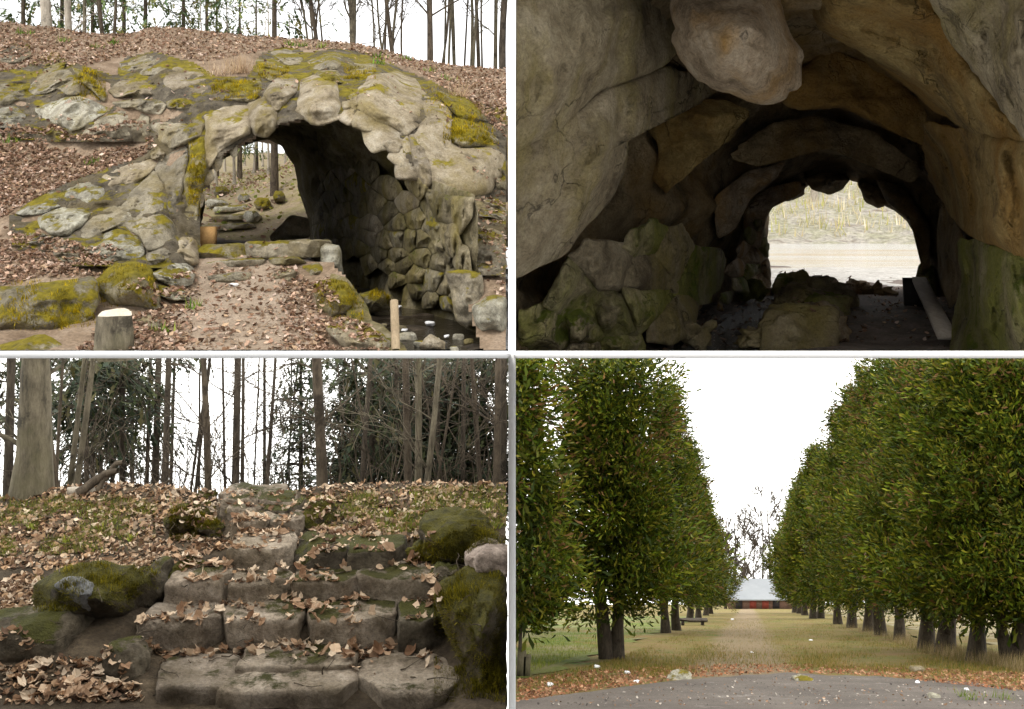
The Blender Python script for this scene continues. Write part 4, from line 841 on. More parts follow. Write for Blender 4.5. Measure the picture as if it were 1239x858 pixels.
# the lining goes on nearer out of view, extended to shade the cave
near = K3[:, -1].copy(); near[:, 1] = 4.7; near[:, 0] = np.where(np.arange(14) < 6, np.maximum(K3[:, -1, 0], 0.05), 4.2); near[:, 2] = np.interp(np.arange(14), [0, 4, 6, 9, 11, 13], [-.6, 2.0, 2.6, 2.4, 1.0, -.1])
for i in range(6): K3[i, 3] = P(*KEY[i][3], 8.6 - .3 * i); K3[i, 2] = P(*KEY[i][2], 10.6)
K3 = np.concatenate([K3, near[:, None]], 1)
na, nd = 120, 90
sa = np.linspace(0, 13, na); sdp = np.concatenate([np.linspace(0, 3, 78), np.linspace(3, 4, 13)[1:]])
R1 = np.stack([[np.interp(sa, np.arange(14), K3[:, j, k]) for k in range(3)] for j in range(5)], 0)       # 5,3,na
L3 = np.stack([[np.interp(sdp, np.arange(5), R1[:, k, i]) for k in range(3)] for i in range(na)], 0).transpose(0, 2, 1)
cen = L3.mean(0, keepdims=True); dirv = L3 - cen; dirv[..., 1] = 0; dirv /= np.linalg.norm(dirv, axis=-1, keepdims=True)
lump = 0.3 * ridged(L3 * np.array([.6, .45, .6]), 4, 71) + 0.12 * fbm(L3 * 1.9, 4, 73)
wgt = np.interp(sdp, [0, .25, 1, 2.6, 3, 4], [.35, .6, 1, 1, .2, .2])
L3 = L3 + dirv * (lump * wgt + .06 * np.clip(sdp, 0, 1))[..., None]; L3[..., 0] = np.maximum(L3[..., 0], 0.03)
L3[..., 2] = np.maximum(L3[..., 2], CEIL * L3[..., 1] + 0.02)
Fv = grid_faces(na, len(sdp)); ii = Fv // len(sdp); jj = Fv % len(sdp); Fv = Fv[~((sa[ii].max(1) < 5.6) & (sdp[jj].max(1) > 3.0))]
mk('cave_lining', L3.reshape(-1, 3), Fv, M['cv_dark'], cave)
dcv = lambda x, y: np.full(np.shape(x), 9.0)
def ramp_d(pts):
    f = RBF([(a_, b_, c_) for a_, b_, c_ in pts]); return lambda x, y: f(np.asarray(x, float), np.asarray(y, float))
DL = ramp_d([(624, 0, 7.2), (624, 200, 7.6), (624, 430, 8.8), (740, 20, 8.2), (740, 200, 8.7), (740, 350, 9.4), (800, 100, 9.6), (800, 300, 10.4), (860, 300, 12.0), (860, 420, 10.8), (910, 300, 15.5), (910, 380, 15.0), (740, 430, 9.4)])
DR = ramp_d([(1232, 0, 7.0), (1232, 200, 7.4), (1232, 420, 8.0), (1160, 20, 8.0), (1160, 150, 8.8), (1160, 300, 9.6), (1150, 420, 9.8), (1000, 20, 8.6), (1050, 70, 9.2), (1120, 200, 11.5), (1110, 300, 14.0)])
CAVE = [
 ([(622, -20), (812, -20), (816, 60), (800, 84), (758, 98), (722, 112), (690, 148), (650, 175), (622, 192)], DL, 'cv_grey', .35, .05),
 ([(622, 186), (652, 172), (692, 146), (730, 112), (800, 86), (850, 100), (872, 116), (800, 122), (772, 140), (760, 165), (757, 205), (740, 240), (708, 272), (690, 300), (622, 335)], DL, 'cv_grey', .4, .12),
 ([(816, -20), (938, -20), (950, 35), (968, 62), (964, 102), (934, 126), (895, 116), (842, 92), (820, 60)], 8.2, 'cv_tan', .7, .0),
 ([(965, -20), (1125, -20), (1160, 60), (1200, 112), (1234, 165), (1220, 176), (1160, 152), (1118, 122), (1062, 74), (1000, 40)], DR, 'cv_ochre', .3, .05),
 ([(1118, -20), (1260, -20), (1260, 190), (1226, 150), (1190, 100), (1150, 50)], lambda x, y: DR(x, y) - .6, 'cv_grey', .3, .0),
 ([(1122, 150), (1160, 158), (1232, 172), (1260, 185), (1260, 315), (1216, 300), (1176, 286), (1148, 255), (1126, 215), (1118, 180)], DR, 'cv_ochre', .5, .08),
 ([(1160, 292), (1215, 302), (1260, 314), (1260, 440), (1150, 440), (1156, 380), (1164, 340)], DR, 'cv_green', .3, .05),
 ([(1140, 245), (1166, 288), (1164, 345), (1150, 372), (1136, 330), (1134, 280)], lambda x, y: DR(x, y) + .8, 'cv_dark', .3, .0),
 ([(780, 128), (866, 122), (905, 138), (880, 170), (850, 192), (826, 215), (806, 232), (790, 214), (800, 180), (782, 150)], 11.2, 'cv_ochre', .45, .1),
 ([(930, 108), (1000, 60), (1060, 78), (1118, 124), (1126, 180), (1080, 160), (1020, 130), (960, 134)], 11.0, 'cv_ochre', .3, .1),
 ([(880, 190), (930, 150), (990, 140), (1060, 160), (1120, 205), (1100, 222), (1040, 192), (980, 182), (920, 202)], 12.8, 'cv_dark', .35, .05),
 ([(862, 240), (905, 206), (950, 196), (940, 216), (908, 240), (890, 278), (868, 290)], 13.2, 'cv_tan', .25, .05),
 ([(898, 250), (930, 226), (968, 218), (972, 234), (940, 244), (928, 262), (920, 300), (900, 300)], 15.2, 'cv_tan', .3, .0),
 ([(888, 225), (925, 222), (936, 240), (930, 262), (929, 300), (934, 340), (930, 385), (884, 390)], 17.3, 'cv_tan', .15, .0),
 ([(932, 238), (955, 224), (975, 222), (974, 236), (958, 243), (944, 244)], 16.6, 'cv_dark', .35, .0),
 ([(972, 215), (1000, 208), (1030, 216), (1020, 230), (1004, 236), (982, 230)], 16.4, 'cv_dark', .4, .0),
 ([(1036, 218), (1066, 228), (1080, 246), (1062, 252), (1046, 244)], 16.4, 'cv_dark', .4, .0),
 ([(1060, 214), (1100, 232), (1124, 270), (1126, 320), (1116, 330), (1110, 290), (1094, 262), (1070, 242)], 15.6, 'cv_dark', .35, .0),
 ([(1112, 318), (1130, 322), (1136, 372), (1118, 366), (1104, 350)], 16.0, 'cv_green', .3, .0),
]
for k, (poly, d, mt, bu, lu) in enumerate(CAVE):
    poly = np.asarray(poly, float); poly = poly.mean(0) + (poly - poly.mean(0)) * (1.06 if k < 9 else 1.0)
    V, Fl = slab(poly, d, bu, 1.0, 900 + k, n=64, rough=0.13, lump=lu + .2, plat=1.7, sharp=.8); V[:, 0] = np.maximum(V[:, 0], 0.03)
    V[:, 2] = np.maximum(V[:, 2], CEIL * V[:, 1] + 0.02); mk('rock', V, Fl, M[mt], cave)
WL = [(622, 338), (690, 304), (712, 276), (745, 246), (768, 262), (790, 276), (830, 268), (866, 282), (884, 300), (876, 350), (846, 386), (832, 410), (820, 436), (622, 436)]
for k, cell in enumerate(voronoi_cells(WL, 17, 8, 1.1)):
    V, Fl = slab(cell, DL, .34, .7, 940 + k, n=52, rough=0.07, plat=7, lump=.05, sharp=1.6, planes=9); V[:, 0] = np.maximum(V[:, 0], 0.03); V[:, 2] = np.maximum(V[:, 2], CEIL * V[:, 1] + 0.02)
    mk('rock', V, Fl, M['cv_green' if k % 3 else 'cv_grey'], cave)
WE = [(880, 296), (900, 276), (924, 262), (930, 300), (934, 338), (908, 356), (866, 378), (874, 340)]
for k, cell in enumerate(voronoi_cells(WE, 16, 18, 0.98)):
    V, Fl = slab(cell, lambda x, y: DL(x, y) - .1, .35, .7, 975 + k, n=28, rough=0.07, plat=4); V[:, 2] = np.maximum(V[:, 2], CEIL * V[:, 1] + 0.02); mk('rock', V, Fl, M['cv_tan' if k % 2 else 'cv_green'], cave)
# floor
FZ = -1.33
gx, gy = 90, 110
X, Y = np.meshgrid(np.linspace(0.04, 8.2, gx), np.linspace(8.6, 27, gy), indexing='ij')
ch = 2.2 + (Y - 10.8) * .385
Z = FZ + 0.05 * fbm(np.stack([X, Y, 0 * X], -1) * 1.3, 4, 81) - 0.22 * np.exp(-((X - ch) / .55) ** 2) - np.clip(Y - 18.5, 0, 9) * .02
Z = np.maximum(Z, CEIL * Y + 0.02)
tag(mk('cave_floor', np.stack([X, Y, Z], -1).reshape(-1, 3), grid_faces(gx, gy), M['tr_dirt']), kind='structure'); DC.add(np.stack([X, Y, Z], -1).reshape(-1, 3), grid_faces(gx, gy))
b = NB('brook_water'); b.b.inputs['Specular IOR Level'].default_value = 1.0; b.bump(b.noise(9, 5, .7), 1.0, .12); M['brook'] = b.out((0.05, 0.045, 0.04), .12)
yy = np.linspace(10.4, 17.5, 12); cl = 2.2 + (yy - 10.8) * .385
tag(mk('brook_water', np.concatenate([np.c_[cl - .75, yy, np.full(12, FZ - .1)], np.c_[cl + .6, yy, np.full(12, FZ - .1)]]), np.stack([np.arange(11), np.arange(11) + 1, np.arange(11) + 13, np.arange(11) + 12], -1), M['brook']), kind='structure')
# outside: gravel bank, river, far bank
gr = plain('pale_gravel', [(0.4, 0.37, 0.33), (0.6, 0.57, 0.52), (0.68, 0.66, 0.62)], 3, .9, .9, 9, .05, speck=.4)
X, Y = np.meshgrid(np.linspace(1.5, 26, 70), np.linspace(17.2, 27.5, 40), indexing='ij'); Z = FZ + .01 + .05 * fbm(np.stack([X, Y, 0 * X], -1) * 1.1, 4, 83) - np.clip(Y - 23, 0, 5) * .06
tag(mk('gravel_bank', np.stack([X, Y, Z], -1).reshape(-1, 3), grid_faces(70, 40), gr), kind='structure')
RZ = -1.48
tag(mk('river', np.array([(0.05, 25, RZ), (60, 25, RZ), (60, 48, RZ), (0.05, 48, RZ)]), np.array([[0, 1, 2, 3]]), M['river']), kind='structure')
X, Y = np.meshgrid(np.linspace(0.1, 60, 110), np.linspace(44, 110, 70), indexing='ij')
Z = RZ - .25 + .5 * (1 - np.exp(-np.clip(Y - 45, 0, 99) * 1.2)) + np.clip(Y - 46.5, 0, 99) * .17 + .25 * fbm(np.stack([X, Y, 0 * X], -1) * .5, 4, 85) + .08 * X * np.clip((Y - 48) / 30, 0, 1)
fb = plain('far_bank_dry_grass', [(0.24, 0.19, 0.14), (0.54, 0.5, 0.43), (0.42, 0.4, 0.28), (0.66, 0.62, 0.57)], .55, .95, .9, 2.5, .3, speck=.6)
tag(mk('far_bank', np.stack([X, Y, Z], -1).reshape(-1, 3), grid_faces(110, 70), fb), kind='structure')
DB = Drop(); DB.add(np.stack([X, Y, Z], -1).reshape(-1, 3), grid_faces(110, 70)); DB.build()
r = np.random.default_rng(87)
for k, (px, d, h, lab) in enumerate([(942, 58, 10, 'pale slender trunk on the far river bank at the cave mouth edge'), (975, 62, 12, 'tall pale trunk on the far river bank'), (985, 56, 7, 'thin sapling beside the tall pale trunk on the far bank'), (1072, 54, 4, 'short leaning dead sapling on the far bank'), (1024, 68, 11, 'faint trunk high on the far bank'), (1096, 64, 9, 'slim trunk on the far bank behind the leaning sapling')]):
    p = DB.cast(((px - CX) / F * d, d, 20), 5, .1)[0]
    bare_tree('bank_tree', lab, p, h, .17, 1000 + k, M['bark_pale'], (.0 if k != 3 else .25, 0), .3, 6, 2, 'trees on the far river bank', False, 1)
pts = []
for k in range(2600):
    x, y = r.uniform(8, 34), r.uniform(47, 78); p = DB.cast((x, y, 25), 5, .1)
    if p: pts.append(np.array(p[0]))
pts = np.array(pts); d = r.normal(0, .5, (len(pts) * 3, 3)); d[:, 2] = 1
V, Fc = scatter(BL_V * [1.2, 1, 1], BL_F, np.repeat(pts, 3, 0) + r.normal(0, .08, (len(pts) * 3, 3)) * [1, 1, 0], basis(d), r.uniform(.15, .8, len(pts) * 3))
c_ = np.array([lin(215, 200, 160), lin(205, 190, 140), lin(180, 180, 110), lin(225, 215, 190)]); tag(mk('bank_grass', V, Fc, M['grass'], smooth=False, col=np.repeat(c_[r.integers(0, 4, len(d))], 5, 0)), 'pale dry grass on the far river bank', 'grass', kind='stuff')
lp = [np.array(DB.cast(((px_ - CX) / F * d_, d_, 30), 5, .05)[0]) + [0, 0, .15] for px_, d_ in ((1000, 70), (1040, 64), (1080, 58), (1110, 53))]
V, Fc = tube(np.array(lp), [.2, .2, .16, .1], 7); tag(mk('fallen_trunk', V, Fc, M['bark_pale']), 'fallen pale trunk lying down the far river bank', 'log')
# rocks on the cave floor, each its own thing
for k, (x, y, d, hw, hh, hd, mt, lab) in enumerate([
    (1000, 352, 14.8, .44, .2, .5, 'cv_grey', 'large rounded rock at the cave mouth between brook and path'), (975, 378, 13.2, .33, .18, .42, 'cv_grey', 'broad rock stepping down from the large rounded one'), (998, 378, 13.0, .3, .2, .35, 'cv_green', 'mossy rock flanking the path below the large rounded one'),
    (964, 404, 11.4, .3, .15, .36, 'cv_grey', 'long flat rock beside the brook'), (990, 402, 11.2, .3, .15, .4, 'cv_tan', 'reddish cracked rock at the edge of the dirt path'), (926, 424, 10.3, .3, .07, .28, 'cv_grey', 'lowest flat rock at the near end of the brook'), (968, 424, 10.2, .38, .2, .35, 'cv_grey', 'cracked slab next to the lowest flat rock'), (998, 412, 10.7, .2, .16, .25, 'cv_tan', 'small rust coloured rock by the dirt path'),
    (1032, 352, 16.8, .28, .1, .25, 'cv_tan', 'flat pale stone at the threshold of the cave mouth'), (960, 342, 16.6, .3, .22, .3, 'cv_green', 'squat green rock at the far left of the cave mouth'), (912, 352, 16.0, .2, .18, .25, 'cv_green', 'mossy block where the brook enters the cave'),
    (846, 420, 10.6, .15, .12, .2, 'cv_grey', 'grey rock at the foot of the left cave wall'), (1060, 356, 16.6, .5, .06, .12, 'cv_dark', 'low dark sill stone across the path at the cave mouth'), (1020, 362, 15.6, .16, .1, .16, 'cv_tan', 'loose stone leaning on the path edge rock')]):
    p = P(x, y, d); p[2] = FZ + hh * .55
    V, Fc = rock(p, (hw * .88, hd, hh * 1.1), 1040 + k, 17, 3.6, .12, 12, k * .7); V[:, 2] = np.maximum(V[:, 2], CEIL * V[:, 1] + .02)
    tag(mk('boulder', V, Fc, M[mt]), lab, 'boulder'); DC.add(V, Fc)
# plank and dark board
q0, q1 = P(1146, 428, 10.0), P(1112, 366, 13.6); q0[2] = FZ + .1; q1[2] = FZ + .42; ax = (q1 - q0) / np.linalg.norm(q1 - q0); sdv = np.cross(ax, [0, 0, 1]); sdv /= np.linalg.norm(sdv); upv = np.cross(sdv, ax)
V, Fc = box(-.085, .085, 0, np.linalg.norm(q1 - q0), -.03, .03); V = q0 + V[:, :1] * sdv + V[:, 1:2] * ax + V[:, 2:3] * upv
tag(mk('wooden_plank', V, Fc, plain('pale_plank', [(0.33, 0.29, 0.24), (0.48, 0.43, 0.37)], 4, .8, .5, 25, .01, stretch=(1, .2, 1)), smooth=False), 'weathered pale plank leaning along the right side of the dirt path', 'plank')
c0 = P(1110, 378, 13.9); V, Fc = box(c0[0] - .17, c0[0] + .15, c0[1] - .03, c0[1] + .03, FZ - .02, FZ + .42); V[:, 0] += (V[:, 2] - FZ) * -.06
tag(mk('dark_panel', V, Fc, plain('black_board', [(0.012, 0.011, 0.01), (0.03, 0.027, 0.024)], 5, .7, .3, 20), smooth=False), 'square black board propped at the top of the pale plank', 'board')
DC.build(); r = np.random.default_rng(91); pts = []
while len(pts) < 900:
    y = r.uniform(10, 17.5); x = 2.2 + (y - 10.8) * .385 + r.uniform(-.8, 2.6); h = DC.cast((x, y, FZ + .2), .6, .3)
    if h: pts.append(np.array(h[0]) + [0, 0, .01])
tag(leaf_cloud('cave_leaves', pts, r, (.03, .08), LEAFS, M['leaf'], tilt=.4), 'scattered dry leaves and chips on the cave floor and brook', 'leaves', kind='stuff')
pts = []
while len(pts) < 260:
    y = r.uniform(10.6, 17.3); x = 2.2 + (y - 10.8) * .385 + r.normal(0, .38); pts.append((x, y, FZ - .092))
tag(leaf_cloud('brook_leaves', pts, r, (.04, .1), LEAFS, M['leaf'], tilt=.25, bright=(.3, 1.0)), 'wet leaves lying in the cave brook', 'leaves', kind='stuff')
# ================================================================== STONE STAIRS IN THE WOOD (lower left)
DS = Drop()
C4 = [(-40, 600, 9.3), (20, 602, 9.25), (100, 592, 9.3), (200, 594, 9.1), (245, 603, 8.9), (310, 606, 8.62), (350, 602, 8.7), (400, 590, 9.0), (500, 585, 9.2), (560, 586, 9.3), (640, 588, 9.3),
      (20, 640, 8.55), (100, 640, 8.5), (200, 635, 8.5), (250, 640, 8.35), (20, 690, 7.85), (100, 690, 7.8), (190, 690, 7.72), (240, 660, 8.0), (20, 760, 7.0), (100, 770, 6.85), (160, 740, 7.15), (20, 850, 6.3), (100, 850, 6.25), (-40, 760, 7.0),
      (430, 620, 8.55), (500, 630, 8.4), (600, 630, 8.4), (480, 655, 8.05), (560, 665, 7.9), (640, 665, 7.9), (560, 720, 7.3), (640, 720, 7.3), (580, 780, 6.85), (640, 850, 6.3), (560, 850, 6.25)]
ROWS = [(845, 6.42, -3.08), (775, 7.0, -2.98), (735, 7.3, -2.82), (686, 7.62, -2.67), (640, 8.15, -2.56), (622, 8.37, -2.51)]
for py, d, z in ROWS:
    for px in ((200, 330, 460, 530) if py > 680 else (290, 340)): C4.append((px, py, d + 0.1))
DB4 = RBF(C4)
nx, ny = 130, 90
pxs = np.linspace(-60, 612, nx); c4x = [-80, 0, 60, 100, 150, 200, 240, 265, 300, 330, 350, 380, 420, 500, 560, 640]; c4y = [604, 604, 592, 588, 586, 588, 598, 604, 604, 602, 598, 590, 586, 584, 585, 586]
cy = np.interp(pxs, c4x, c4y); tv = np.linspace(0, 1, ny)
GX = np.repeat(pxs[:, None], ny, 1); GY = 870 + (cy[:, None] - 870) * tv[None]; GD = DB4(GX, GY); w3 = P(GX, GY, GD)
GD = GD - 0.05 * fbm(w3 * 1.6, 4, 103) - 0.02 * fbm(w3 * 6, 3, 104); G3 = P(GX, GY, GD)
top = G3[:, -1]; ext = []
EDY = [.3, 1, 3, 8, 20, 45]; EDZ = [-.15, -.42, -1.1, -2.75, -6.5, -14.4]
for dy, dz_ in zip(EDY, EDZ):
    q = top.copy(); q[:, 1] += dy; q[:, 0] *= q[:, 1] / top[:, 1]; q[:, 2] = top[:, 2] + dz_; ext.append(q)
nr = []
for dy, dz in ((4.2, -.25), (1.0, -.1)):
    q = G3[:, 0].copy(); q[:, 1] -= dy; q[:, 2] += dz; nr.append(q)
G3 = np.concatenate([np.stack(nr, 1), G3, np.stack(ext, 1)], 1); G3[..., 0] = np.minimum(G3[..., 0], -.03)
tag(mk('forest_floor', G3.reshape(-1, 3), grid_faces(nx, G3.shape[1]), M['bl_soil']), kind='structure'); DS.add(G3.reshape(-1, 3), grid_faces(nx, G3.shape[1]))
def crest_pt(px, d):
    """a point of the ground beyond the crest, on the ray of a column of the photograph"""
    c = np.array([np.interp(px, pxs, top[:, k]) for k in range(3)]); x = (px - CX) / F * d
    z = c[2] + np.interp(d - c[1], [0] + EDY, [0] + EDZ); return np.array([x, d, z])
stairs = thing('stone_stairs', 'old mossy stone stairs strewn with dry leaves climbing to the wood', 'stairs', P(340, 840, 6.5))
STEP = [  # row: front distance, top height, stones as (px0, px1, depth of tread, height)
 (6.50, -3.015, [(178, 290, .34, .22, 'bl_step'), (262, 427, .26, .2, 'bl_step'), (430, 562, .5, .16, 'bl_step')]),
 (6.74, -2.995, [(288, 352, .3, .14, 'bl_step'), (346, 428, .3, .14, 'bl_step')]),
 (7.06, -2.82, [(172, 264, .34, .22, 'bl_step'), (266, 361, .34, .23, 'bl_step'), (364, 476, .36, .22, 'bl_step'), (479, 537, .3, .24, 'bl_dark')]),
 (7.41, -2.675, [(204, 278, .26, .2, 'bl_step'), (279, 352, .26, .2, 'bl_step'), (354, 432, .26, .2, 'bl_step'), (432, 532, .26, .2, 'bl_step')]),
 (7.68, -2.55, [(276, 350, .4, .18, 'bl_step'), (350, 420, .4, .19, 'bl_dark'), (418, 486, .3, .19, 'bl_dark')]),
 (8.16, -2.478, [(283, 330, .2, .06, 'bl_step'), (328, 364, .2, .06, 'bl_step')]), (8.37, -2.435, [(276, 322, .2, .06, 'bl_step'), (320, 360, .2, .06, 'bl_dark')]), (8.52, -2.405, [(270, 312, .18, .06, 'bl_step'), (310, 356, .18, .06, 'bl_step')]), (8.68, -2.43, [(264, 335, .3, .06, 'bl_step')])]
k = 0
for yf, zt, stones in STEP:
    for (p0, p1, dp, hh, mt) in stones:
        k += 1; r_ = np.random.default_rng(k); x0, x1 = (p0 - CX) / F * yf, (p1 - CX) / F * yf; dz = r_.uniform(-.012, .012); dy = r_.uniform(-.04, .02)
        V, Fc = rock(((x0 + x1) / 2, yf + dp / 2 + dy, zt - hh / 2 - .07 + dz), ((x1 - x0) / 2 * 1.05, dp / 2 + .07, hh / 2 + .09), 1100 + k, 16, 15, .018, 4, r_.uniform(-.04, .04), 3.0, 0.1, .92)
        mk('step_stone', V, Fc, M[mt], stairs); DS.add(V, Fc)
def bl(name, label, px, py, d, half, mt, seed, p=2.8, amp=.06, rz=0, facets=5, n=19):
    c = P(px, py, d); V, Fc = rock(c, half, seed, n, p, amp, facets, rz, 1.3); V[:, 0] = np.minimum(V[:, 0], -.03)
    o = mk(name, V, Fc, M[mt]); tag(o, label, 'boulder'); DS.add(V, Fc); return o
boulder_px('boulder', 'rounded moss covered boulder left of the stairs with a bare grey patch', [(33, 738), (42, 706), (72, 686), (120, 678), (165, 685), (192, 705), (188, 735), (160, 752), (110, 756), (60, 764)], 7.35, 'bl_moss', .5, 1201, .7, DS, 1.8, -1, .04, n=44, upper=False)
boulder_px('boulder', 'smooth blue grey stone face set in the rounded mossy boulder', [(64, 708), (80, 698), (98, 697), (114, 706), (124, 742), (104, 742), (80, 724)], 6.98, 'bl_grey', .12, 1202, .3, DS, 2.5, -1, .02, upper=False)
bl('boulder', 'dark stone tucked under the right end of the rounded mossy boulder', 182, 705, 7.5, (.13, .2, .14), 'bl_dark', 1203)
boulder_px('boulder', 'huge boulder wrapped in thick green moss right of the stairs', [(524, 722), (536, 700), (560, 686), (590, 680), (614, 678), (614, 870), (590, 862), (570, 822), (550, 786), (534, 752)], lambda x, y: np.interp(np.asarray(y, float), [680, 860], [7.15, 6.42]), 'bl_moss', .5, 1204, .9, DS, 2.0, -1, .05, n=48, upper=False)
bl('boulder', 'bare pinkish rock leaning on top of the huge mossy boulder', 598, 672, 7.15, (.2, .2, .11), 'bl_pink', 1205, 3.0, .05)
bl('boulder', 'moss mound rising on the bank behind the huge mossy boulder', 558, 652, 7.9, (.3, .3, .17), 'bl_moss', 1206)
bl('boulder', 'small dark mossy rock wedged at the right end of the upper step', 505, 674, 7.8, (.1, .15, .1), 'bl_moss', 1207)
bl('boulder', 'dark earthy stone at the foot of the stairs beside the dry leaf heap', 148, 805, 6.75, (.17, .2, .16), 'bl_dark', 1208)
bl('boulder', 'low dark mossy hump in the bottom corner below the rounded boulder', 30, 775, 6.9, (.38, .3, .2), 'bl_dark', 1209)
bl('boulder', 'mossy lump on the left edge of the upper flight', 232, 628, 8.4, (.16, .2, .1), 'bl_moss', 1210)
bl('boulder', 'flat mossy stone beneath the lump at the upper flight', 252, 642, 8.25, (.15, .15, .08), 'bl_moss', 1211)
bl('boulder', 'mossy bank stone on the right edge of the upper flight', 384, 622, 8.5, (.12, .2, .12), 'bl_moss', 1212)
bl('boulder', 'small moss cushion on the crest left of the stair top', 245, 602, 8.9, (.1, .12, .06), 'bl_moss', 1213)
bl('boulder', 'flat grey stone tilted at the very top of the stairs', 324, 599, 8.9, (.13, .16, .035), 'bl_dark', 1214)
bl('boulder', 'stone end slab buried under moss beside the second step', 215, 700, 7.6, (.13, .16, .11), 'bl_moss', 1215)
bl('boulder', 'mossy dark stone under the huge mossy boulder', 540, 700, 7.5, (.09, .14, .1), 'bl_dark', 1216)
DS.build()
# moss pile standing off the boulders
r = np.random.default_rng(131)
moss_fuzz(DS, 'moss', 'thick green moss on the boulders beside the stairs', [(525, 613, 690, 850, 6.7), (525, 613, 690, 850, 6.7), (500, 613, 630, 680, 7.7), (40, 195, 680, 740, 7.1), (205, 275, 615, 655, 8.3)], r, 32000, .027, np.array([lin(122, 112, 22), lin(98, 92, 20), lin(140, 128, 32), lin(78, 74, 18)]))

# trunks of the wood
BT = [  # px, distance, radius, lean, material, branches, label
 (40, 9.75, .155, (.03, 0), 'bark_grey', 2, 'massive grey trunk with a dark scarred foot on the left bank'), (8, 13, .1, (.02, 0), 'bark_dark', 4, 'dark trunk half hidden behind the massive grey one'), (24, 15, .08, (0, 0), 'bark_dark', 4, 'second dark trunk behind the massive grey one'),
 (74, 11.2, .042, (-.12, 0), 'bark_brown', 5, 'left stem of the pale forked clump'), (80, 11.3, .055, (.1, 0), 'bark_grey', 6, 'middle stem of the pale forked clump crossing upward'), (86, 11.2, .06, (.16, 0), 'bark_grey', 6, 'right stem of the pale forked clump with a long arm'), (66, 12.5, .035, (.05, 0), 'bark_brown', 4, 'thin stem beside the pale forked clump'),
 (225, 14, .032, (.12, 0), 'bark_dark', 6, 'thin leaning stem between the spruces and the small bare tree'), (232, 14.5, .04, (.1, 0), 'bark_dark', 5, 'slim dark stem leaning right'), (251, 11.6, .07, (-.01, 0), 'bark_brown', 16, 'small bare tree with crooked low branches at the stair head'), (240, 15, .03, (.04, 0), 'bark_dark', 5, 'straight thin stem behind the small bare tree'),
 (283, 13, .085, (.03, 0), 'bark_dark', 8, 'dark straight trunk left of the stair axis'), (293, 15, .05, (.0, 0), 'bark_dark', 6, 'narrow trunk close behind the dark straight one'), (275, 17, .04, (-.02, 0), 'bark_dark', 6, 'faint trunk left of the dark straight one'), (319, 14, .045, (.06, 0), 'bark_dark', 6, 'slender trunk with hanging needles right of the stair axis'), (306, 18, .03, (.02, 0), 'bark_dark', 8, 'twiggy sapling over the stair top'),
 (391, 11.8, .105, (-.03, 0), 'bark_brown', 10, 'stout brown forked tree standing alone right of the stairs'), (437, 14, .06, (.03, 0), 'bark_dark', 7, 'dark trunk at the edge of the right spruces'), (494, 13, .085, (-.02, 0), 'bark_brown', 4, 'brown trunk at the heart of the right thicket'), (506, 12.3, .07, (.0, 0), 'bark_grey', 6, 'grey trunk beside the brown heart trunk'), (511, 11.8, .06, (.13, 0), 'bark_grey', 8, 'leaning grey tree crossing the right thicket'), (478, 15, .06, (.0, 0), 'bark_dark', 5, 'dark trunk deep in the right thicket'),
 (465, 13, .022, (.25, 0), 'bark_brown', 9, 'arching thin sapling in the right thicket'), (455, 12.5, .018, (-.12, 0), 'bark_brown', 9, 'thin sapling leaning out of the right thicket'), (520, 14, .03, (.2, 0), 'bark_brown', 8, 'slanting sapling behind the leaning grey tree'), (545, 12.5, .022, (-.2, 0), 'bark_brown', 10, 'bent sapling leaning left over the right bank'), (560, 15, .06, (.0, 0), 'bark_dark', 6, 'dark trunk between the bent sapling and the twin trunks'), (585, 12.8, .05, (-.1, 0), 'bark_brown', 8, 'brown stem leaning toward the bent sapling'), (600, 12.2, .075, (.0, 0), 'bark_brown', 5, 'left trunk of the twin trunks near the partition'), (607, 13.2, .08, (.02, 0), 'bark_dark', 5, 'right trunk of the twin trunks near the partition'), (530, 16, .07, (0, 0), 'bark_dark', 5, 'shadowy trunk at the back of the right thicket'),
 (350, 20, .03, (0, 0), 'bark_dark', 8, 'faint sapling behind the lone small spruce'), (410, 19, .03, (.05, 0), 'bark_dark', 8, 'faint sapling in the open gap'), (425, 17, .025, (-.08, 0), 'bark_dark', 9, 'twiggy sapling closing the open gap'), (340, 17, .025, (.1, 0), 'bark_dark', 9, 'twiggy sapling left of the lone small spruce')]
for k, (px, d, r0, ln, mt, nb_, lab) in enumerate(BT):
    p = crest_pt(px, d) if d > 10.5 else np.array(DS.cast(P(px, 592, 9.3), 1.0, .1)[0])
    if k == 0: p = P(38, 604, 9.35)
    bare_tree('bare_tree', lab, p, 7.5 if d < 16 else 9, r0 * (.85 if k == 0 else .64), 1300 + k, M[mt], ln, .2 if r0 < .1 else .4, max(2, int(nb_ * .6)), 2, 'trees beyond the stairs', True, -1, .5, 4, .17, .3, 1.7 if k == 0 else 1.25, thin=.004)
SP = [(105, 14, .06, .12, .2), (112, 17, .06, .1, .22), (148, 14.5, .075, .12, .2), (136, 18, .06, .1, .2), (176, 15, .05, .22, .18), (186, 14.5, .085, .25, .2), (198, 13.5, .075, .3, .18), (205, 17, .05, .3, .2), (160, 20, .07, .1, .2), (122, 22, .07, .1, .2), (285, 18, .05, .36, .14), (320, 17, .05, .36, .12),
      (450, 15, .08, .02, .26), (470, 17, .09, .02, .26), (490, 19, .09, .02, .26), (515, 18, .09, .02, .26), (540, 17, .09, .02, .26), (562, 19, .09, .02, .26), (585, 17, .09, .02, .26), (605, 16, .09, .02, .26), (430, 19, .07, .02, .22), (60, 19, .07, .2, .2), (10, 20, .07, .2, .2)]
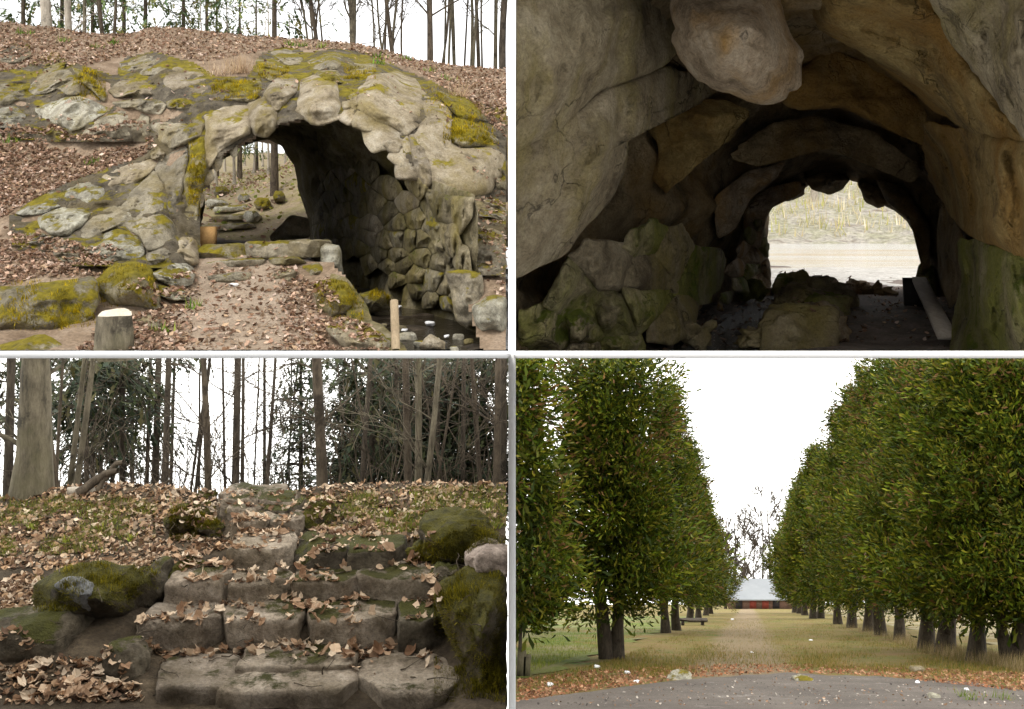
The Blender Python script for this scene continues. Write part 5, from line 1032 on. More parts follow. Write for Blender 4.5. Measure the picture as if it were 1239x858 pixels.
SPL = ['spruce with ragged needles behind the forked clump', 'slim spruce close behind the ragged one', 'dark spruce with brown dead twigs and low boughs', 'background spruce between the ragged and the dark one', 'leftmost of three leaning spruce trunks', 'thick middle one of three leaning spruce trunks', 'paler right one of three leaning spruce trunks', 'thin spruce behind the three leaning trunks', 'far spruce seen between the dark spruce and the leaning trunks', 'farthest spruce behind the forked clump', 'spruce with high needles over the stair axis', 'narrow spruce with drooping high boughs by the stair axis',
       'leftmost full spruce of the right wood', 'full dark spruce next to the leftmost of the right wood', 'deep spruce behind the brown heart trunk', 'dense spruce behind the leaning grey tree', 'dense spruce behind the bent sapling', 'far dense spruce of the right wood', 'dense spruce behind the leaning brown stem', 'dense spruce behind the twin trunks', 'pointed spruce bordering the open gap', 'spruce filling the gap left of the forked clump', 'spruce behind the massive grey trunk']
for k, (px, d, r0, st_, sp) in enumerate(SP):
    right = px > 400
    conifer('spruce_tree', SPL[k], crest_pt(px, d), 5.6 if px == 430 else 9.5 if right else 11, r0 * .6, 1400 + k, M['bark_dark'], st_, sp * (.42 if right else .36), 48 if right else 40, 6, True, -1, 'spruces beyond the stairs', (.03 if 170 < px < 210 else 0, 0), .55, .3, fill=30 if right else 24, bright=.75)
conifer('spruce_tree', 'lone small pointed spruce left of the stout brown tree', crest_pt(364, 17), 4.4, .05, 1450, M['bark_dark'], .06, .14, 40, 8, True, -1, 'spruces beyond the stairs', (0, 0), .3, .22, fill=14, bright=.75)
# brush of thin twigs along the crest
tw = []; r = np.random.default_rng(141)
for k in range(420):
    px = r.uniform(-10, 612); p = crest_pt(px, r.uniform(11, 19)); h = r.uniform(.5, 1.6); (V, Fc), _ = limb(p, (r.normal(0, .25), r.normal(0, .2), 1), h, .008, .003, k, 6, .15, 3); tw.append((V, Fc))
V, Fc = merge(tw); V, Fc = clip(V, Fc, True, -1); tag(mk('undergrowth', V, Fc, M['bark_brown']), 'thin bare twigs of undergrowth along the crest', 'brush', kind='stuff')
# rotten log pieces by the massive trunk
for k, (px, py, ang, ln_, rr, lab) in enumerate([(95, 592, .5, .42, .045, 'broken brown log propped on the bank beside the massive trunk'), (118, 590, .9, .3, .03, 'dark splintered branch leaning past the broken log'), (82, 598, .1, .3, .04, 'pale split log lying flat beneath the broken one')]):
    p = np.array(DS.cast(P(px, py, 9.2), .8, .05)[0]) + [0, 0, .02]; (V, Fc), _ = limb(p, (math.cos(ang), .2, math.sin(ang)), ln_, rr, rr * .6, 1460 + k, 8, .12, 9); V += .012 * fbm(V * 14, 3, k)[:, None]
    tag(mk('log', V, Fc, M['bark_pale' if k == 2 else 'bark_brown']), lab, 'log')
sticks = []; r = np.random.default_rng(149)
for k in range(150):
    px, py = r.uniform(0, 610), r.uniform(600, 850); h = DS.cast(P(px, py, float(DB4(px, py))), .5, .2)
    if h: (V, Fc), _ = limb(np.array(h[0]) + [0, 0, .012], (r.normal(), r.normal(), r.uniform(-.02, .12)), r.uniform(.06, .3), r.uniform(.002, .006), .0015, k, 5, .2, 4); sticks.append((V, Fc))
V, Fc = merge(sticks); V[:, 0] = np.minimum(V[:, 0], -.03); tag(mk('twigs', V, Fc, M['bark_brown']), 'broken twigs lying among the leaves of the stairs', 'twigs', kind='stuff')
# fallen leaves: the biggest one by one, the rest as a carpet
r = np.random.default_rng(151); BLEAF = 1.08 * np.array([lin(184, 160, 134), lin(164, 136, 110), lin(142, 112, 86), lin(200, 180, 156), lin(112, 84, 62), lin(174, 142, 110), lin(92, 70, 54)])
zones = [([(280, 692), (300, 670), (520, 672), (530, 690), (430, 706), (300, 700)], 62), ([(185, 722), (220, 712), (520, 716), (532, 738), (360, 742), (200, 738)], 80), ([(150, 765), (200, 758), (330, 775), (540, 768), (548, 800), (430, 806), (310, 790), (190, 785)], 76), ([(20, 815), (70, 800), (120, 812), (180, 830), (160, 850), (20, 850)], 52), ([(300, 785), (420, 800), (440, 830), (400, 812), (320, 800)], 12), ([(485, 775), (548, 780), (545, 806), (490, 800)], 10)]
big = []
treads = [(6.86, 7.04, 170, 545, 74, -2.96), (7.2, 7.4, 190, 530, 70, -2.79), (7.53, 7.68, 215, 525, 58, -2.64), (7.9, 8.15, 285, 470, 30, -2.53)]
for y0_, y1_, p0_, p1_, n, z_ in treads:
    g_ = 0
    while g_ < n:
        y = y1_ - abs(r.normal(0, .5)) * (y1_ - y0_); px = r.uniform(p0_, p1_)
        if vnoise(np.array([px / 40.0, y * 3, 2.0]), 5) < -.25: continue
        h = DS.cast(((px - CX) / F * y, y, z_), .25, .3)
        if h: big.append(np.array(h[0])[None] + [0, 0, .012]); g_ += 1
for poly, n in zones[3:]: big.append(fall(n, poly, DB4, DS, r, .5, .3, .012))
big = np.concatenate(big); stepmesh = {}
for k, p in enumerate(big):
    key = (k % 12)
    if key not in stepmesh:
        pv, pf = leaf_proto(60 + key, 11); me = bpy.data.meshes.new('leaf'); me.from_pydata([tuple(v) for v in pv], [], [tuple(int(i) for i in f) for f in pf])
        at = me.color_attributes.new('col', 'FLOAT_COLOR', 'POINT'); c = np.ones((len(pv), 4), np.float32); c[:, :3] = BLEAF[key % 5 if key != 4 else 3] * r.uniform(.8, 1.15); at.data.foreach_set('color', c.ravel()); me.materials.append(M['leaf']); stepmesh[key] = me
    o = bpy.data.objects.new('leaf', stepmesh[key]); COL.objects.link(o); o.parent = stairs
    o.location = p + [0, 0, .006] - np.array(stairs.location); s_ = r.uniform(.06, .115); o.scale = (s_, s_ * r.uniform(.6, 1), s_ * r.uniform(.7, 1.6)); o.rotation_euler = (r.normal(0, .5), r.normal(0, .5), r.uniform(0, 6.28))
def tread_leaf(r):
    y0_, y1_, p0_, p1_, n, z_ = treads[r.integers(0, 4)]; y = y1_ - abs(r.normal(0, .6)) * (y1_ - y0_); px = r.uniform(p0_, p1_)
    if vnoise(np.array([px / 30.0, y * 4, 7.0]), 9) < -.15: return None
    h = DS.cast(((px - CX) / F * y, y, z_), .25, .3); return np.array(h[0]) + [0, 0, .006] if h else None
carpet = np.concatenate([fall(6500, [(-20, 592), (100, 578), (200, 580), (240, 592), (300, 602), (350, 594), (420, 580), (613, 578), (613, 640), (520, 650), (470, 662), (300, 660), (200, 690), (-20, 690)], DB4, DS, r, .5, .2, .008, keep=lambda x, y: np.where((x > 262) & (x < 372) & (y < 652), .22, 1.0)),
                         np.array([p for p in (tread_leaf(r) for _ in range(1500)) if p is not None]),
                         fall(500, [(0, 700), (50, 690), (40, 750), (0, 760)], DB4, DS, r, .5, .2, .008), fall(520, [(0, 800), (120, 800), (180, 850), (0, 855)], DB4, DS, r, .5, .2, .008)])
tag(leaf_cloud('leaf_carpet', carpet, r, (.025, .07), LEAFP, M['leaf'], tilt=.5, cols=BLEAF, bright=(.45, 1.1)), 'carpet of curled dry brown leaves over the stairs and banks', 'leaves', kind='stuff')
gp = np.concatenate([fall(8000, [(-20, 605), (200, 600), (260, 620), (230, 640), (150, 665), (-20, 680)], DB4, DS, r, .5, .2, 0, keep=lambda x, y: np.where(vnoise(np.stack([x / 35, y / 14, 0 * x], -1), 6) > .12, 1.0, .08)),
                     fall(11000, [(345, 604), (420, 590), (613, 590), (613, 640), (520, 645), (440, 650), (390, 648), (370, 620)], DB4, DS, r, .5, .2, 0, keep=lambda x, y: np.where(vnoise(np.stack([x / 40, y / 14, 0 * x + 3], -1), 7) > .02, 1.0, .1))])
d = r.normal(0, .6, (len(gp), 3)); d[:, 2] = 1; V, Fc = scatter(BL_V * [1.2, 1, 1], BL_F, gp, basis(d), r.uniform(.02, .055, len(gp))); gc = np.array([lin(116, 124, 40), lin(92, 104, 34), lin(134, 130, 52)])
tag(mk('bank_grass', V, Fc, M['grass'], smooth=False, col=np.repeat(gc[r.integers(0, 3, len(gp))] * r.uniform(.6, 1.2, len(gp))[:, None], 5, 0)), 'short green grass growing through the leaves on the banks', 'grass', kind='stuff')
for k, (px, py) in enumerate([(78, 658), (160, 650), (40, 640), (212, 612), (590, 615), (560, 622), (470, 622), (430, 636), (500, 600), (600, 640), (120, 640)]):
    h = DS.cast(P(px, py, float(DB4(px, py))), .5, .1)
    if h: tuft('leafy_plant', 'small broad leaved green plant among the dry leaves of the banks', np.array(h[0]), 22, .07, .015, gc * 1.3, M['grass'], r, 1.0, group='plants on the stair banks', width=4)
# ================================================================== THUJA AVENUE (lower right)
SL = (725 - HY) / F; H0 = 1.6
def gz(x, y): return -H0 - SL * y
def gp_(px, py):
    """a pixel of the avenue's ground -> point"""
    d = H0 * F / (py - 725.0); return np.array([(px - CX) / F * d, d, (HY - py) / F * d])
ys = np.concatenate([np.linspace(4, 15, 12), np.linspace(15.3, 45, 90), np.geomspace(45.5, 300, 60)]); us = np.linspace(0, 1, 110)
Y = np.repeat(ys[:, None], 110, 1); X = 0.03 + us[None] * (Y * .62 + 6) * 1.0
Z = gz(X, Y) + .05 * fbm(np.stack([X, Y, 0 * X], -1) * .6, 4, 161) * np.clip((Y - 24) / 8, 0, 1)
b = NB('avenue_turf')
n1 = b.noise(.45, 6, .6); c = b.ramp(n1, [(.34, (0.24, 0.16, 0.055)), (.46, (0.15, 0.14, 0.025)), (.56, (0.2, 0.15, 0.04)), (.68, (0.08, 0.125, 0.014))])
c = b.mix(b.ramp(b.noise(1.1, 6, .75), [(.42, 0.0), (.62, .8)]), c, (0.21, 0.13, 0.06)); c = b.mix(b.ramp(b.noise(.8, 6, .75, stretch=(1, .6, 1)), [(.52, 0.0), (.66, .7)]), c, (0.1, 0.13, 0.02)); dt = b.n.new('ShaderNodeVectorMath'); dt.operation = 'DOT_PRODUCT'; dt.inputs[1].default_value = (1, -.2304, 0); b.l(b.pos.outputs['Position'], dt.inputs[0])
trk = b.math('ADD', b.math('ABSOLUTE', b.math('ADD', dt.outputs['Value'], .15)), b.math('MULTIPLY', b.noise(.6, 5, .7), -1.6))
c = b.mix(b.ramp(trk, [(0.0, .8), (.55, 0.0)]), c, (0.25, 0.185, 0.115)); c = b.mix(1.0, c, b.ramp(b.noise(22, 5, .75), [(.25, .5), (.75, 1.35)]), 'MULTIPLY')
b.bump(b.noise(16, 6, .8), 1.0, .06); M['turf'] = b.out(c, .95)
tag(mk('lawn', np.stack([X, Y, Z], -1).reshape(-1, 3), grid_faces(len(ys), 110), M['turf']), kind='structure')
# bright grass of the open field outside the left row
nv = 40; yv = np.geomspace(19, 95, nv); xr_ = .2304 * yv - 4.3; xl_ = np.full(nv, .04); uu = np.linspace(0, 1, 14)
XX = xl_[:, None] + (xr_ - xl_)[:, None] * uu; XX = XX + .25 * np.sin(yv * 1.7)[:, None] * uu; YY = np.repeat(yv[:, None], 14, 1); keep = xr_ > .3
b = NB('field_grass'); c = b.ramp(b.noise(.35, 5, .6), [(.38, (0.09, 0.13, 0.012)), (.5, (0.13, 0.145, 0.03)), (.64, (0.2, 0.17, 0.085))]); c = b.mix(1.0, c, b.ramp(b.noise(9, 5, .75), [(.25, .7), (.75, 1.25)]), 'MULTIPLY'); b.bump(b.noise(12, 6, .8), 1, .05); M['field'] = b.out(c, .95)
tag(mk('field', np.stack([XX, YY, gz(XX, YY) + .018], -1)[keep].reshape(-1, 3), grid_faces(int(keep.sum()), 14), M['field']), kind='structure')
nv = 50; yv = np.geomspace(24, 150, nv); XX = (.2304 * yv + 8.6)[:, None] + (np.linspace(0, 1, 12) * 70)[None]; YY = np.repeat(yv[:, None], 12, 1)
tag(mk('meadow', np.stack([XX, YY, gz(XX, YY) + .018], -1).reshape(-1, 3), grid_faces(nv, 12), plain('dry_meadow', [(0.14, 0.12, 0.055), (0.22, 0.18, 0.095), (0.27, 0.23, 0.14)], .5, .95, .8, 10, .05)), kind='structure')
# asphalt road across the foot of the avenue
b = NB('old_asphalt'); c = b.ramp(b.noise(.7, 6, .6), [(.35, (0.105, 0.088, 0.075)), (.65, (0.165, 0.14, 0.12))]); c = b.mix(b.ramp(b.noise(1.1, 6, .75), [(.58, 0.0), (.68, .75)]), c, (0.27, 0.24, 0.215)); c = b.mix(1.0, c, b.ramp(b.noise(24, 8, .85), [(.3, .4), (.7, 1.5)]), 'MULTIPLY'); b.bump(b.noise(30, 8, .85), 1.0, .04); M['asphalt'] = b.out(c, .85)
ed = [(624, 846), (660, 842), (720, 833), (790, 824), (850, 818), (905, 814), (950, 812), (1000, 814), (1060, 816), (1120, 820), (1180, 824), (1245, 834)]
ed = [(x, y + 3) for x, y in ed]
ex = np.interp(np.linspace(0, len(ed) - 1, 120), range(len(ed)), [e_[0] for e_ in ed]); ey = np.interp(np.linspace(0, len(ed) - 1, 120), range(len(ed)), [e_[1] for e_ in ed]) + .8 * fbm(np.c_[np.linspace(0, 40, 120), np.zeros(120), np.zeros(120)], 3, 4)
far = np.array([gp_(x, y) for x, y in zip(ex, ey)]); rows = []
for t in np.linspace(0, 1, 12):
    q = far.copy(); q[:, 1] = far[:, 1] + (9.0 - far[:, 1]) * t; q[:, 0] = far[:, 0] + (far[:, 0] * 1.0) * 0; q[:, 2] = gz(0, q[:, 1]) + .012; rows.append(q)
tag(mk('road', np.stack(rows, 0).reshape(-1, 3), grid_faces(12, 120), M['asphalt']), kind='structure')
# ---- thujas
TH = 0.8 * np.array([lin(94, 108, 22), lin(74, 92, 18), lin(112, 116, 30), lin(58, 74, 18), lin(122, 118, 34)]); THB = 0.72 * np.array([lin(132, 100, 58), lin(118, 86, 52), lin(140, 112, 70)])
FAN_V = np.array([(0, 0, 0), (.13, .03, .55), (.02, .1, 1.0), (-.14, .04, .75), (-.03, .02, .4)]); FAN_F = np.array([[0, 1, 4], [4, 1, 2], [4, 2, 3]])
def thuja_crown(height, rad, seed, low=.09, n=5200, size=.42, gap=.35, shape=.75, umax=1.0):
    """rising boughs that fan into flat scaly sprays; local coordinates, foot at 0"""
    r = np.random.default_rng(seed); nb_ = int(n / 90); P_, D_, C_, Z_ = [], [], [], []
    for k in range(nb_):
        u = umax * r.beta(1.0, 1.0 + .25 * umax); z = height * (low + (1 - low) * u); env = rad * ((1 - u) ** shape) * (0.82 + .18 * math.sin(u * 9 + seed)) * (0.55 + .45 * min(1, u / .08)) + .12
        an = r.uniform(0, 2 * np.pi); env *= 1 + .42 * vnoise(np.array([math.cos(an) * 2.2 + seed, math.sin(an) * 2.2, z * .8]), seed)
        rr = env * (1.06 - abs(r.normal(0, gap * .6))); h = np.array([math.cos(an), math.sin(an), 0.0]); c = h * max(rr, 0) + [0, 0, z]
        m = 90; bs = r.uniform(.65, 1.25); tt_ = r.uniform(-1, 1, (m, 1)); ax_ = h * .5 + np.array([0, 0, .85]) + r.normal(0, .18, 3); off = r.normal(0, 1, (m, 3)) * (.2 * (1.15 - .75 * np.abs(tt_))); pp = c + (ax_ * tt_ * .55 + off) * bs - h * r.uniform(0, .25, (m, 1))
        dd = ax_ * .9 + off * 2.2 + h * r.uniform(0, .6, (m, 1)) + r.normal(0, .28, (m, 3)); dd[:, 2] -= r.uniform(0, .7, m)
        tone = r.uniform(.5, 1.3); col = TH[r.integers(0, 5, m)] * tone * r.uniform(.7, 1.2, (m, 1))
        br = r.random(m) < (.04 + .35 * (vnoise(c * .9, seed + 3) > .25) * min(1, u * 2.2)); col[br] = THB[r.integers(0, 3, int(br.sum()))] * r.uniform(.6, 1.1, (int(br.sum()), 1))
        P_.append(pp); D_.append(dd); C_.append(col); Z_.append(np.ones(m))
        mi = 24; ci = h * env * r.uniform(.1, .62) + [0, 0, z]; P_.append(ci + r.normal(0, .3, (mi, 3))); D_.append(r.normal(0, 1, (mi, 3)) + h); C_.append(TH[r.integers(0, 4, mi)] * r.uniform(.35, .7, (mi, 1))); Z_.append(np.full(mi, .36 / size))  # inner sprays take darker greens, the crown's inner shade put into the colour
    P_, D_, C_, Z_ = np.concatenate(P_), np.concatenate(D_), np.concatenate(C_), np.concatenate(Z_)
    B = basis(D_); ro = r.uniform(0, 2 * np.pi, len(P_)); ca, sa_ = np.cos(ro), np.sin(ro)
    B = np.stack([B[..., 0] * ca[:, None] + B[..., 1] * sa_[:, None], -B[..., 0] * sa_[:, None] + B[..., 1] * ca[:, None], B[..., 2]], -1)
    V, Fc = scatter(FAN_V, FAN_F, P_, B, size * Z_ * r.uniform(.55, 1.2, len(P_))); return V, Fc, np.repeat(C_, len(FAN_V), 0)
def thuja_trunk(height, r0, seed, stems):
    out = []
    for k, (dx, dy, lx, f) in enumerate(stems):
        t = np.linspace(0, 1, 12); p = np.c_[dx * np.minimum(1, .35 + t * 6) + lx * t * height * .5, dy + 0 * t, -.2 + t * height * .92]; p[:, 0] += .16 * np.sin(t * 9 + seed + k * 2.2) * np.minimum(1, t * 6)
        V, Fc = tube(p, r0 * .8 * f * (1 - .8 * t) + r0 * .3 * np.exp(-t * height / .3), 10); V += .035 * fbm(V * [4, 4, 1.2], 3, seed + k)[:, None] * np.array([1, 1, 0]); out.append((V, Fc))
    return merge(out)
cache = {}
def thuja(label, px, py, height, rad, r0, variant, n, size, cut=False, stems=((0, 0, 0, 1),), low=.1, rot=0.0, gap=.35, shape=.75):
    p = gp_(px, py); t = thing('thuja_tree', label, 'tree', p, 'thujas lining the avenue')
    key = (variant, cut and px)
    if cut:
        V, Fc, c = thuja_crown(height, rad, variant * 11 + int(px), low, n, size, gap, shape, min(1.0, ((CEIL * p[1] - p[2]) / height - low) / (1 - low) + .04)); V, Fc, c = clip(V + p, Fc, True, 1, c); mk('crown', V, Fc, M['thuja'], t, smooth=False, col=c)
        V, Fc = thuja_trunk(height, r0, variant, stems); V, Fc = clip(V + p, Fc, True, 1); mk('trunk', V, Fc, M['bark_dark'], t)
        return t
    if variant not in cache:
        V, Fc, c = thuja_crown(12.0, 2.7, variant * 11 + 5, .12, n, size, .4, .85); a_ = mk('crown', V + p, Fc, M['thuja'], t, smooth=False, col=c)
        V, Fc = thuja_trunk(12.0, .26, variant, ((0, 0, 0, 1),)); b_ = mk('trunk', V + p, Fc, M['bark_dark'], t); cache[variant] = (a_, b_)
    else:
        for o in cache[variant]: q = o.copy(); COL.objects.link(q); q.parent = t
    s = height / 12.0; t.scale = (rad / 2.7, rad / 2.7, s); t.rotation_euler[2] = rot
    return t
# left row, from the road inwards
thuja('thuja hard against the partition over the two grey fence posts', 618, 815, 13, 1.5, .2, 1, 19000, .225, True, ((0, 0, 0, 1),), .1, gap=.5, shape=.9)
thuja('wide twin stemmed thuja, stoutest trunk of the left row', 740, 797, 12.4, 2.85, .27, 2, 33000, .225, True, ((-.26, 0, -.01, .8), (.28, .05, .0, .85)), .15, gap=.5, shape=.85)
thuja('thuja right behind the twin stemmed one', 806, 766, 11.8, 2.9, .26, 3, 18000, .24, True, low=.17, shape=.85)
thuja('second thuja behind the twin stemmed one', 819, 762, 11.4, 2.9, .26, 4, 15000, .25, True, low=.17, shape=.85)
for k, (px, py, h, rd_, lab) in enumerate([(834, 752.5, 12.4, 3.0, 'thuja in the middle of the left row'), (845, 748.5, 11.6, 3.0, 'thuja past the middle of the left row'), (854, 745, 11.0, 3.1, 'last but one thuja of the left row'), (860, 742.5, 10.5, 3.2, 'last thuja of the left row before the barn')]):
    thuja(lab, px, py, h, rd_,   .26, 20 + k % 3, 18000, .29, rot=k * 1.3)
# right row
RT = [(1228, 803, 13, 2.7, 'thuja with a forked foot at the road end of the right row', ((-.3, 0, -.02, .55), (.1, 0, 0, 1))), (1181, 800, 13, 2.5, 'straight single stemmed thuja, second from the road', ((0, 0, 0, .8),)), (1143, 790, 13.4, 2.6, 'thuja with a thick leaning trunk, third from the road', ((0, 0, .01, 1),)), (1120, 786, 13.4, 2.6, 'thuja with a dark trunk, fourth from the road', ((0, 0, 0, .9),)), (1089, 774.5, 13.8, 2.8, 'thuja with a slim trunk, fifth from the road', ((0, 0, 0, .75),)), (1067, 769.5, 13.8, 2.8, 'thuja with a side limb low on its trunk, sixth from the road', ((0, 0, 0, .8), (-.35, 0, -.02, .4)))]
for k, (px, py, h, rd_, lab, stm) in enumerate(RT): thuja(lab, px, py, h, rd_, .3, 30 + k, 25000 if k < 4 else 19000, .225, True, stm, .12, gap=.42, shape=.85)
for k, (px, py, h, rd_, lab) in enumerate([(1051, 764, 12.9, 3.0, 'thin trunked thuja, seventh from the road on the right'), (1031, 759, 13.4, 3.2, 'thick trunked thuja in the middle of the right row'), (1014, 755.2, 13.6, 3.2, 'slender trunked thuja past the middle of the right row'), (993, 748.5, 14.0, 3.6, 'broad thuja of the far right row'), (984, 748.8, 13.6, 3.4, 'thuja leaning on the broad one of the far right row'), (974, 744.4, 14.2, 3.6, 'third last thuja of the right row'), (968, 742.6, 14.2, 3.8, 'second last thuja of the right row'), (962, 741.2, 14.4, 3.8, 'last thuja of the right row before the barn')]):
    thuja(lab, px, py, h, rd_, .3, 20 + k % 3, 18000, .29, rot=k * 2.1 + 1)
# ---- barn, bare trees and far wood at the end
bp = gp_(913, 737.0); d0 = bp[1]; ppm = F / d0
barn = thing('barn', 'long low barn with a white roof and reddish walls closing the avenue', 'barn', bp)
x0, x1 = (884 - CX) / F * d0, (985 - CX) / F * d0; zb = bp[2]; e1, e2 = (737 - 723) / ppm, (737 - 711) / ppm
V, Fc = box(x0, x1, d0, d0 + 8, zb - .5, zb + e1); mk('wall', V, Fc, plain('barn_boards', [(0.1, 0.06, 0.045), (0.2, 0.12, 0.085)], .8, .9, .4, 3, .05), barn, smooth=False)
V = np.array([(x0 - .5, d0 - .6, zb + e1 - .1), (x1 + .5, d0 - .6, zb + e1 - .1), (x1 + .5, d0 + 4, zb + e2), (x0 - .5, d0 + 4, zb + e2), (x1 + .5, d0 + 8.6, zb + e1 - .1), (x0 - .5, d0 + 8.6, zb + e1 - .1)]); V = np.vstack([V, V - [0, 0, .18]])
mk('roof', V, [[0, 1, 2, 3], [3, 2, 4, 5], [7, 6, 9, 8], [8, 9, 11, 10][::1], [0, 6, 7, 1], [1, 7, 8, 2], [2, 8, 10, 4], [0, 3, 9, 6], [3, 5, 11, 9], [5, 4, 10, 11]], plain('white_sheet_roof', [(0.2, 0.215, 0.235), (0.27, 0.285, 0.3)], .3, .6, .05, speck=.05), barn, smooth=False)
for k, (p0, p1, mt) in enumerate([(907, 915, 'red'), (922, 930, 'red'), (890, 898, 'dark'), (935, 943, 'dark')]):
    V, Fc = box((p0 - CX) / F * d0, (p1 - CX) / F * d0, d0 - .08, d0 + .05, zb, zb + e1 * .8); mk('door' if mt == 'red' else 'window', V, Fc, plain('barn_' + mt, [(0.2, 0.04, 0.028), (0.28, 0.06, 0.04)] if mt == 'red' else [(0.02, 0.02, 0.02), (0.05, 0.04, 0.04)], 1, .8, .1), barn, smooth=False)
for k, (px, d, h, lab) in enumerate([(878, 170, 15, 'bare tree bending over the left end of the barn'), (890, 185, 17, 'bare tree with an open crown left of the barn roof'), (901, 178, 14, 'straight bare tree before the barn roof'), (911, 230, 16, 'far bare tree over the barn ridge'), (921, 190, 18, 'tall fan shaped bare tree over the barn'), (934, 182, 19, 'tallest bare tree beside the right row'), (944, 205, 18, 'bare tree emerging from the right row'), (868, 215, 15, 'bare tree peeping past the left row')]):
    x = (px - CX) / F * d; bare_tree('bare_tree', lab, (x, d, gz(x, d)), h, .24, 1500 + k, M['bark_dark'], (rng.normal(0, .04), 0), .2, 10, 3, 'bare trees at the end of the avenue', True, 1, .45, 4, .36, .6, 1.1, thin=.05)
ft = []
for k in range(900):
    px = rng.uniform(855, 975); d = rng.uniform(245, 290); p = np.array([(px - CX) / F * d, d, gz(0, d)]); (V, Fc), _ = limb(p, (rng.normal(0, .3), 0, 1), rng.uniform(3, 9), .09, .03, k, 5, .15, 3); ft.append((V, Fc))
V, Fc = merge(ft); tag(mk('far_wood', V, Fc, M['bark_grey']), 'hazy bare wood behind the barn', 'wood', kind='stuff')
# ---- small things on the ground
for k, (px, ww, hh, lab) in enumerate([(630, .17, 1.0, 'left grey fence post under the first left thuja'), (637, .14, .8, 'right grey fence post under the first left thuja')]):
    p = gp_(px, 819); V, Fc = box(p[0] - ww / 2, p[0] + ww / 2, p[1] - .06, p[1] + .06, p[2] - .1, p[2] + hh * .55); V[:, 0] += (V[:, 2] - p[2]) * .05; tag(mk('fence_post', V, Fc, M['bark_grey'], smooth=False), lab, 'post')
for k, (px, py, s, mt, lab) in enumerate([(1110, 813, .16, 'tl_smooth', 'round pinkish stone on the verge under the right row'), (824, 822, .3, 'tl_pale', 'flat pale stone slab on the road edge'), (972, 824, .22, 'tl_pale', 'flat tan stone on the asphalt'), (759, 815, .1, 'litter', 'white lump of litter on the left verge'), (770, 826, .14, 'litter', 'white paper strip at the left road edge'), (666, 830, .12, 'litter', 'white scrap in the corner of the left verge'), (981, 776, .12, 'litter', 'white scrap on the lawn toward the right row'), (1110, 827, .09, 'litter', 'white crumb on the asphalt under the round stone'), (1170, 836, .09, 'litter', 'white crumb beside the far road weeds'), (886, 750, .2, 'litter', 'white scrap far down the avenue'), (722, 808, .12, 'litter', 'small white scrap near the twin stemmed thuja'), (910, 790, .08, 'litter', 'tiny white scrap in the middle of the lawn'), (1130, 845, .1, 'tl_pale', 'small pale stone by the road weeds')]):
    s *= .62 if mt == 'litter' else 1.0; p = gp_(px, py); flat = .25 if k in (1, 2, 4) else .6; V, Fc = rock(p + [0, 0, s * flat * .3], (s, s * .8, s * flat), 1600 + k, 9, 3.5, s * .12, 6, k); tag(mk('stone' if mt != 'litter' else 'litter', V, Fc, M[mt]), lab, 'stone' if mt != 'litter' else 'litter')
V, Fc = box(-.9, .9, -.15, .15, .38, .44); p = gp_(838, 757); V2, F2 = rock(p + [0, 0, .35], (.9, .25, .06), 1650, 9, 8, .02, 3); bnch = thing('bench', 'low dark plank bench in the middle of the left row', 'bench', p)
mk('seat', V2, F2, M['bark_dark'], bnch)
for sx in (-.6, .6):
    V, Fc = box(p[0] + sx - .08, p[0] + sx + .08, p[1] - .15, p[1] + .15, p[2] - .1, p[2] + .32); mk('leg', V, Fc, M['bark_dark'], bnch, smooth=False)
# ---- grass and weeds
r = np.random.default_rng(171)
def ground_pts(n, poly, keep=None):
    poly = np.asarray(poly, float); out = []; mn, mx = poly.min(0), poly.max(0)
    while sum(map(len, out)) < n:
        q = r.uniform(mn, mx, (n * 2, 2)); q = q[inside(poly, q[:, 0], q[:, 1])]
        if keep is not None: q = q[r.random(len(q)) < keep(q[:, 0], q[:, 1])]
        d = H0 * F / (q[:, 1] - 725); out.append(np.stack([(q[:, 0] - CX) / F * d, d, (HY - q[:, 1]) / F * d], -1))
    return np.concatenate(out)[:n]
def blades(name, label, pts, h, cols, spread=.5, width=1.0):
    d = r.normal(0, spread, (len(pts), 3)); d[:, 2] = 1; V, Fc = scatter(BL_V * [width, 1, 1], BL_F, pts, basis(d), r.uniform(h * .5, h * 1.3, len(pts))); m = V[:, 0] > .03
    c = cols[r.integers(0, len(cols), len(pts))] * r.uniform(.6, 1.2, len(pts))[:, None]
    V, Fc, c = clip(V, Fc, True, 1, np.repeat(c, 5, 0)); tag(mk(name, V, Fc, M['grass'], smooth=False, col=c), label, 'grass', kind='stuff')
LAWN = [(626, 838), (720, 829), (850, 814), (950, 809), (1060, 813), (1235, 829), (1235, 800), (1060, 765), (985, 748), (880, 748), (800, 775), (740, 800), (640, 822)]
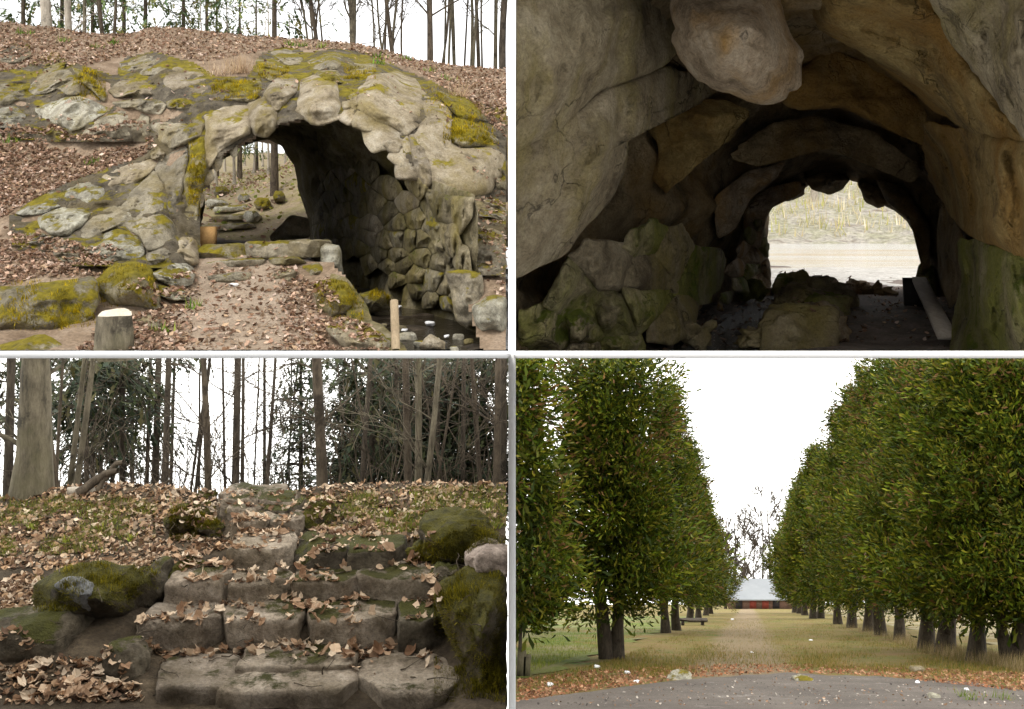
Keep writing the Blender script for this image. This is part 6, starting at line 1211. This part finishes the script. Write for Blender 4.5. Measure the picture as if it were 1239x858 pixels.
gcol = 0.85 * np.array([lin(138, 124, 48), lin(114, 114, 36), lin(152, 128, 64), lin(98, 108, 30), lin(162, 132, 78)])
blades('lawn_grass', 'short patchy green and straw grass down the avenue', ground_pts(36000, LAWN, lambda x, y: np.clip(.55 + .8 * vnoise(np.stack([x / 45, y / 9, 0 * x], -1), 3), .05, 1)), .085, gcol, .6, 1.6)
blades('field_blades', 'bright green grass in the open field behind the left row', ground_pts(9000, [(640, 815), (700, 795), (790, 765), (800, 755), (760, 752), (640, 770), (626, 790)]), .1, np.array([lin(128, 140, 30), lin(150, 152, 60), lin(105, 125, 26)]), .5, 1.2)
blades('verge_weeds', 'tall dry weeds along the foot of the right row', ground_pts(5200, [(1000, 757), (1060, 772), (1130, 795), (1240, 815), (1240, 800), (1130, 783), (1060, 765)]), .32, np.array([lin(150, 130, 92), lin(130, 110, 75), lin(108, 104, 52), lin(165, 145, 110)]), .4, .35)
pts = ground_pts(5200, [(626, 850), (626, 824), (720, 812), (850, 806), (950, 804), (1060, 808), (1240, 815), (1240, 838), (1060, 819), (950, 814), (850, 820), (720, 836)]); tag(leaf_cloud('verge_litter', pts + [0, 0, .02], r, (.03, .09), LEAFS, M['leaf'], tilt=.4, cols=np.array([lin(140, 92, 62), lin(160, 112, 80), lin(112, 78, 54), lin(180, 140, 108)])), 'reddish brown leaf crumbs along the road edge', 'leaves', kind='stuff')
pts = ground_pts(900, [(626, 856), (720, 842), (850, 824), (950, 819), (1060, 823), (1240, 842), (1240, 857)]); tag(leaf_cloud('road_grit', pts + [0, 0, .03], r, (.015, .06), LEAFS, M['leaf'], tilt=.3, cols=np.array([lin(150, 120, 96), lin(190, 180, 168), lin(112, 86, 62), lin(90, 84, 80)])), 'crumbs of leaves and grit scattered on the asphalt', 'grit', kind='stuff')
for k, (px, py) in enumerate([(1167, 844), (1206, 845), (1178, 848), (1216, 848), (1004, 762), (1060, 790)]):
    tuft('weed', 'green weed clump growing on the verge of the road', gp_(px, py), 40, .16, .1, np.array([lin(96, 120, 30), lin(120, 135, 45)]), M['grass'], r, .7, group='weeds on the verge', width=.9)
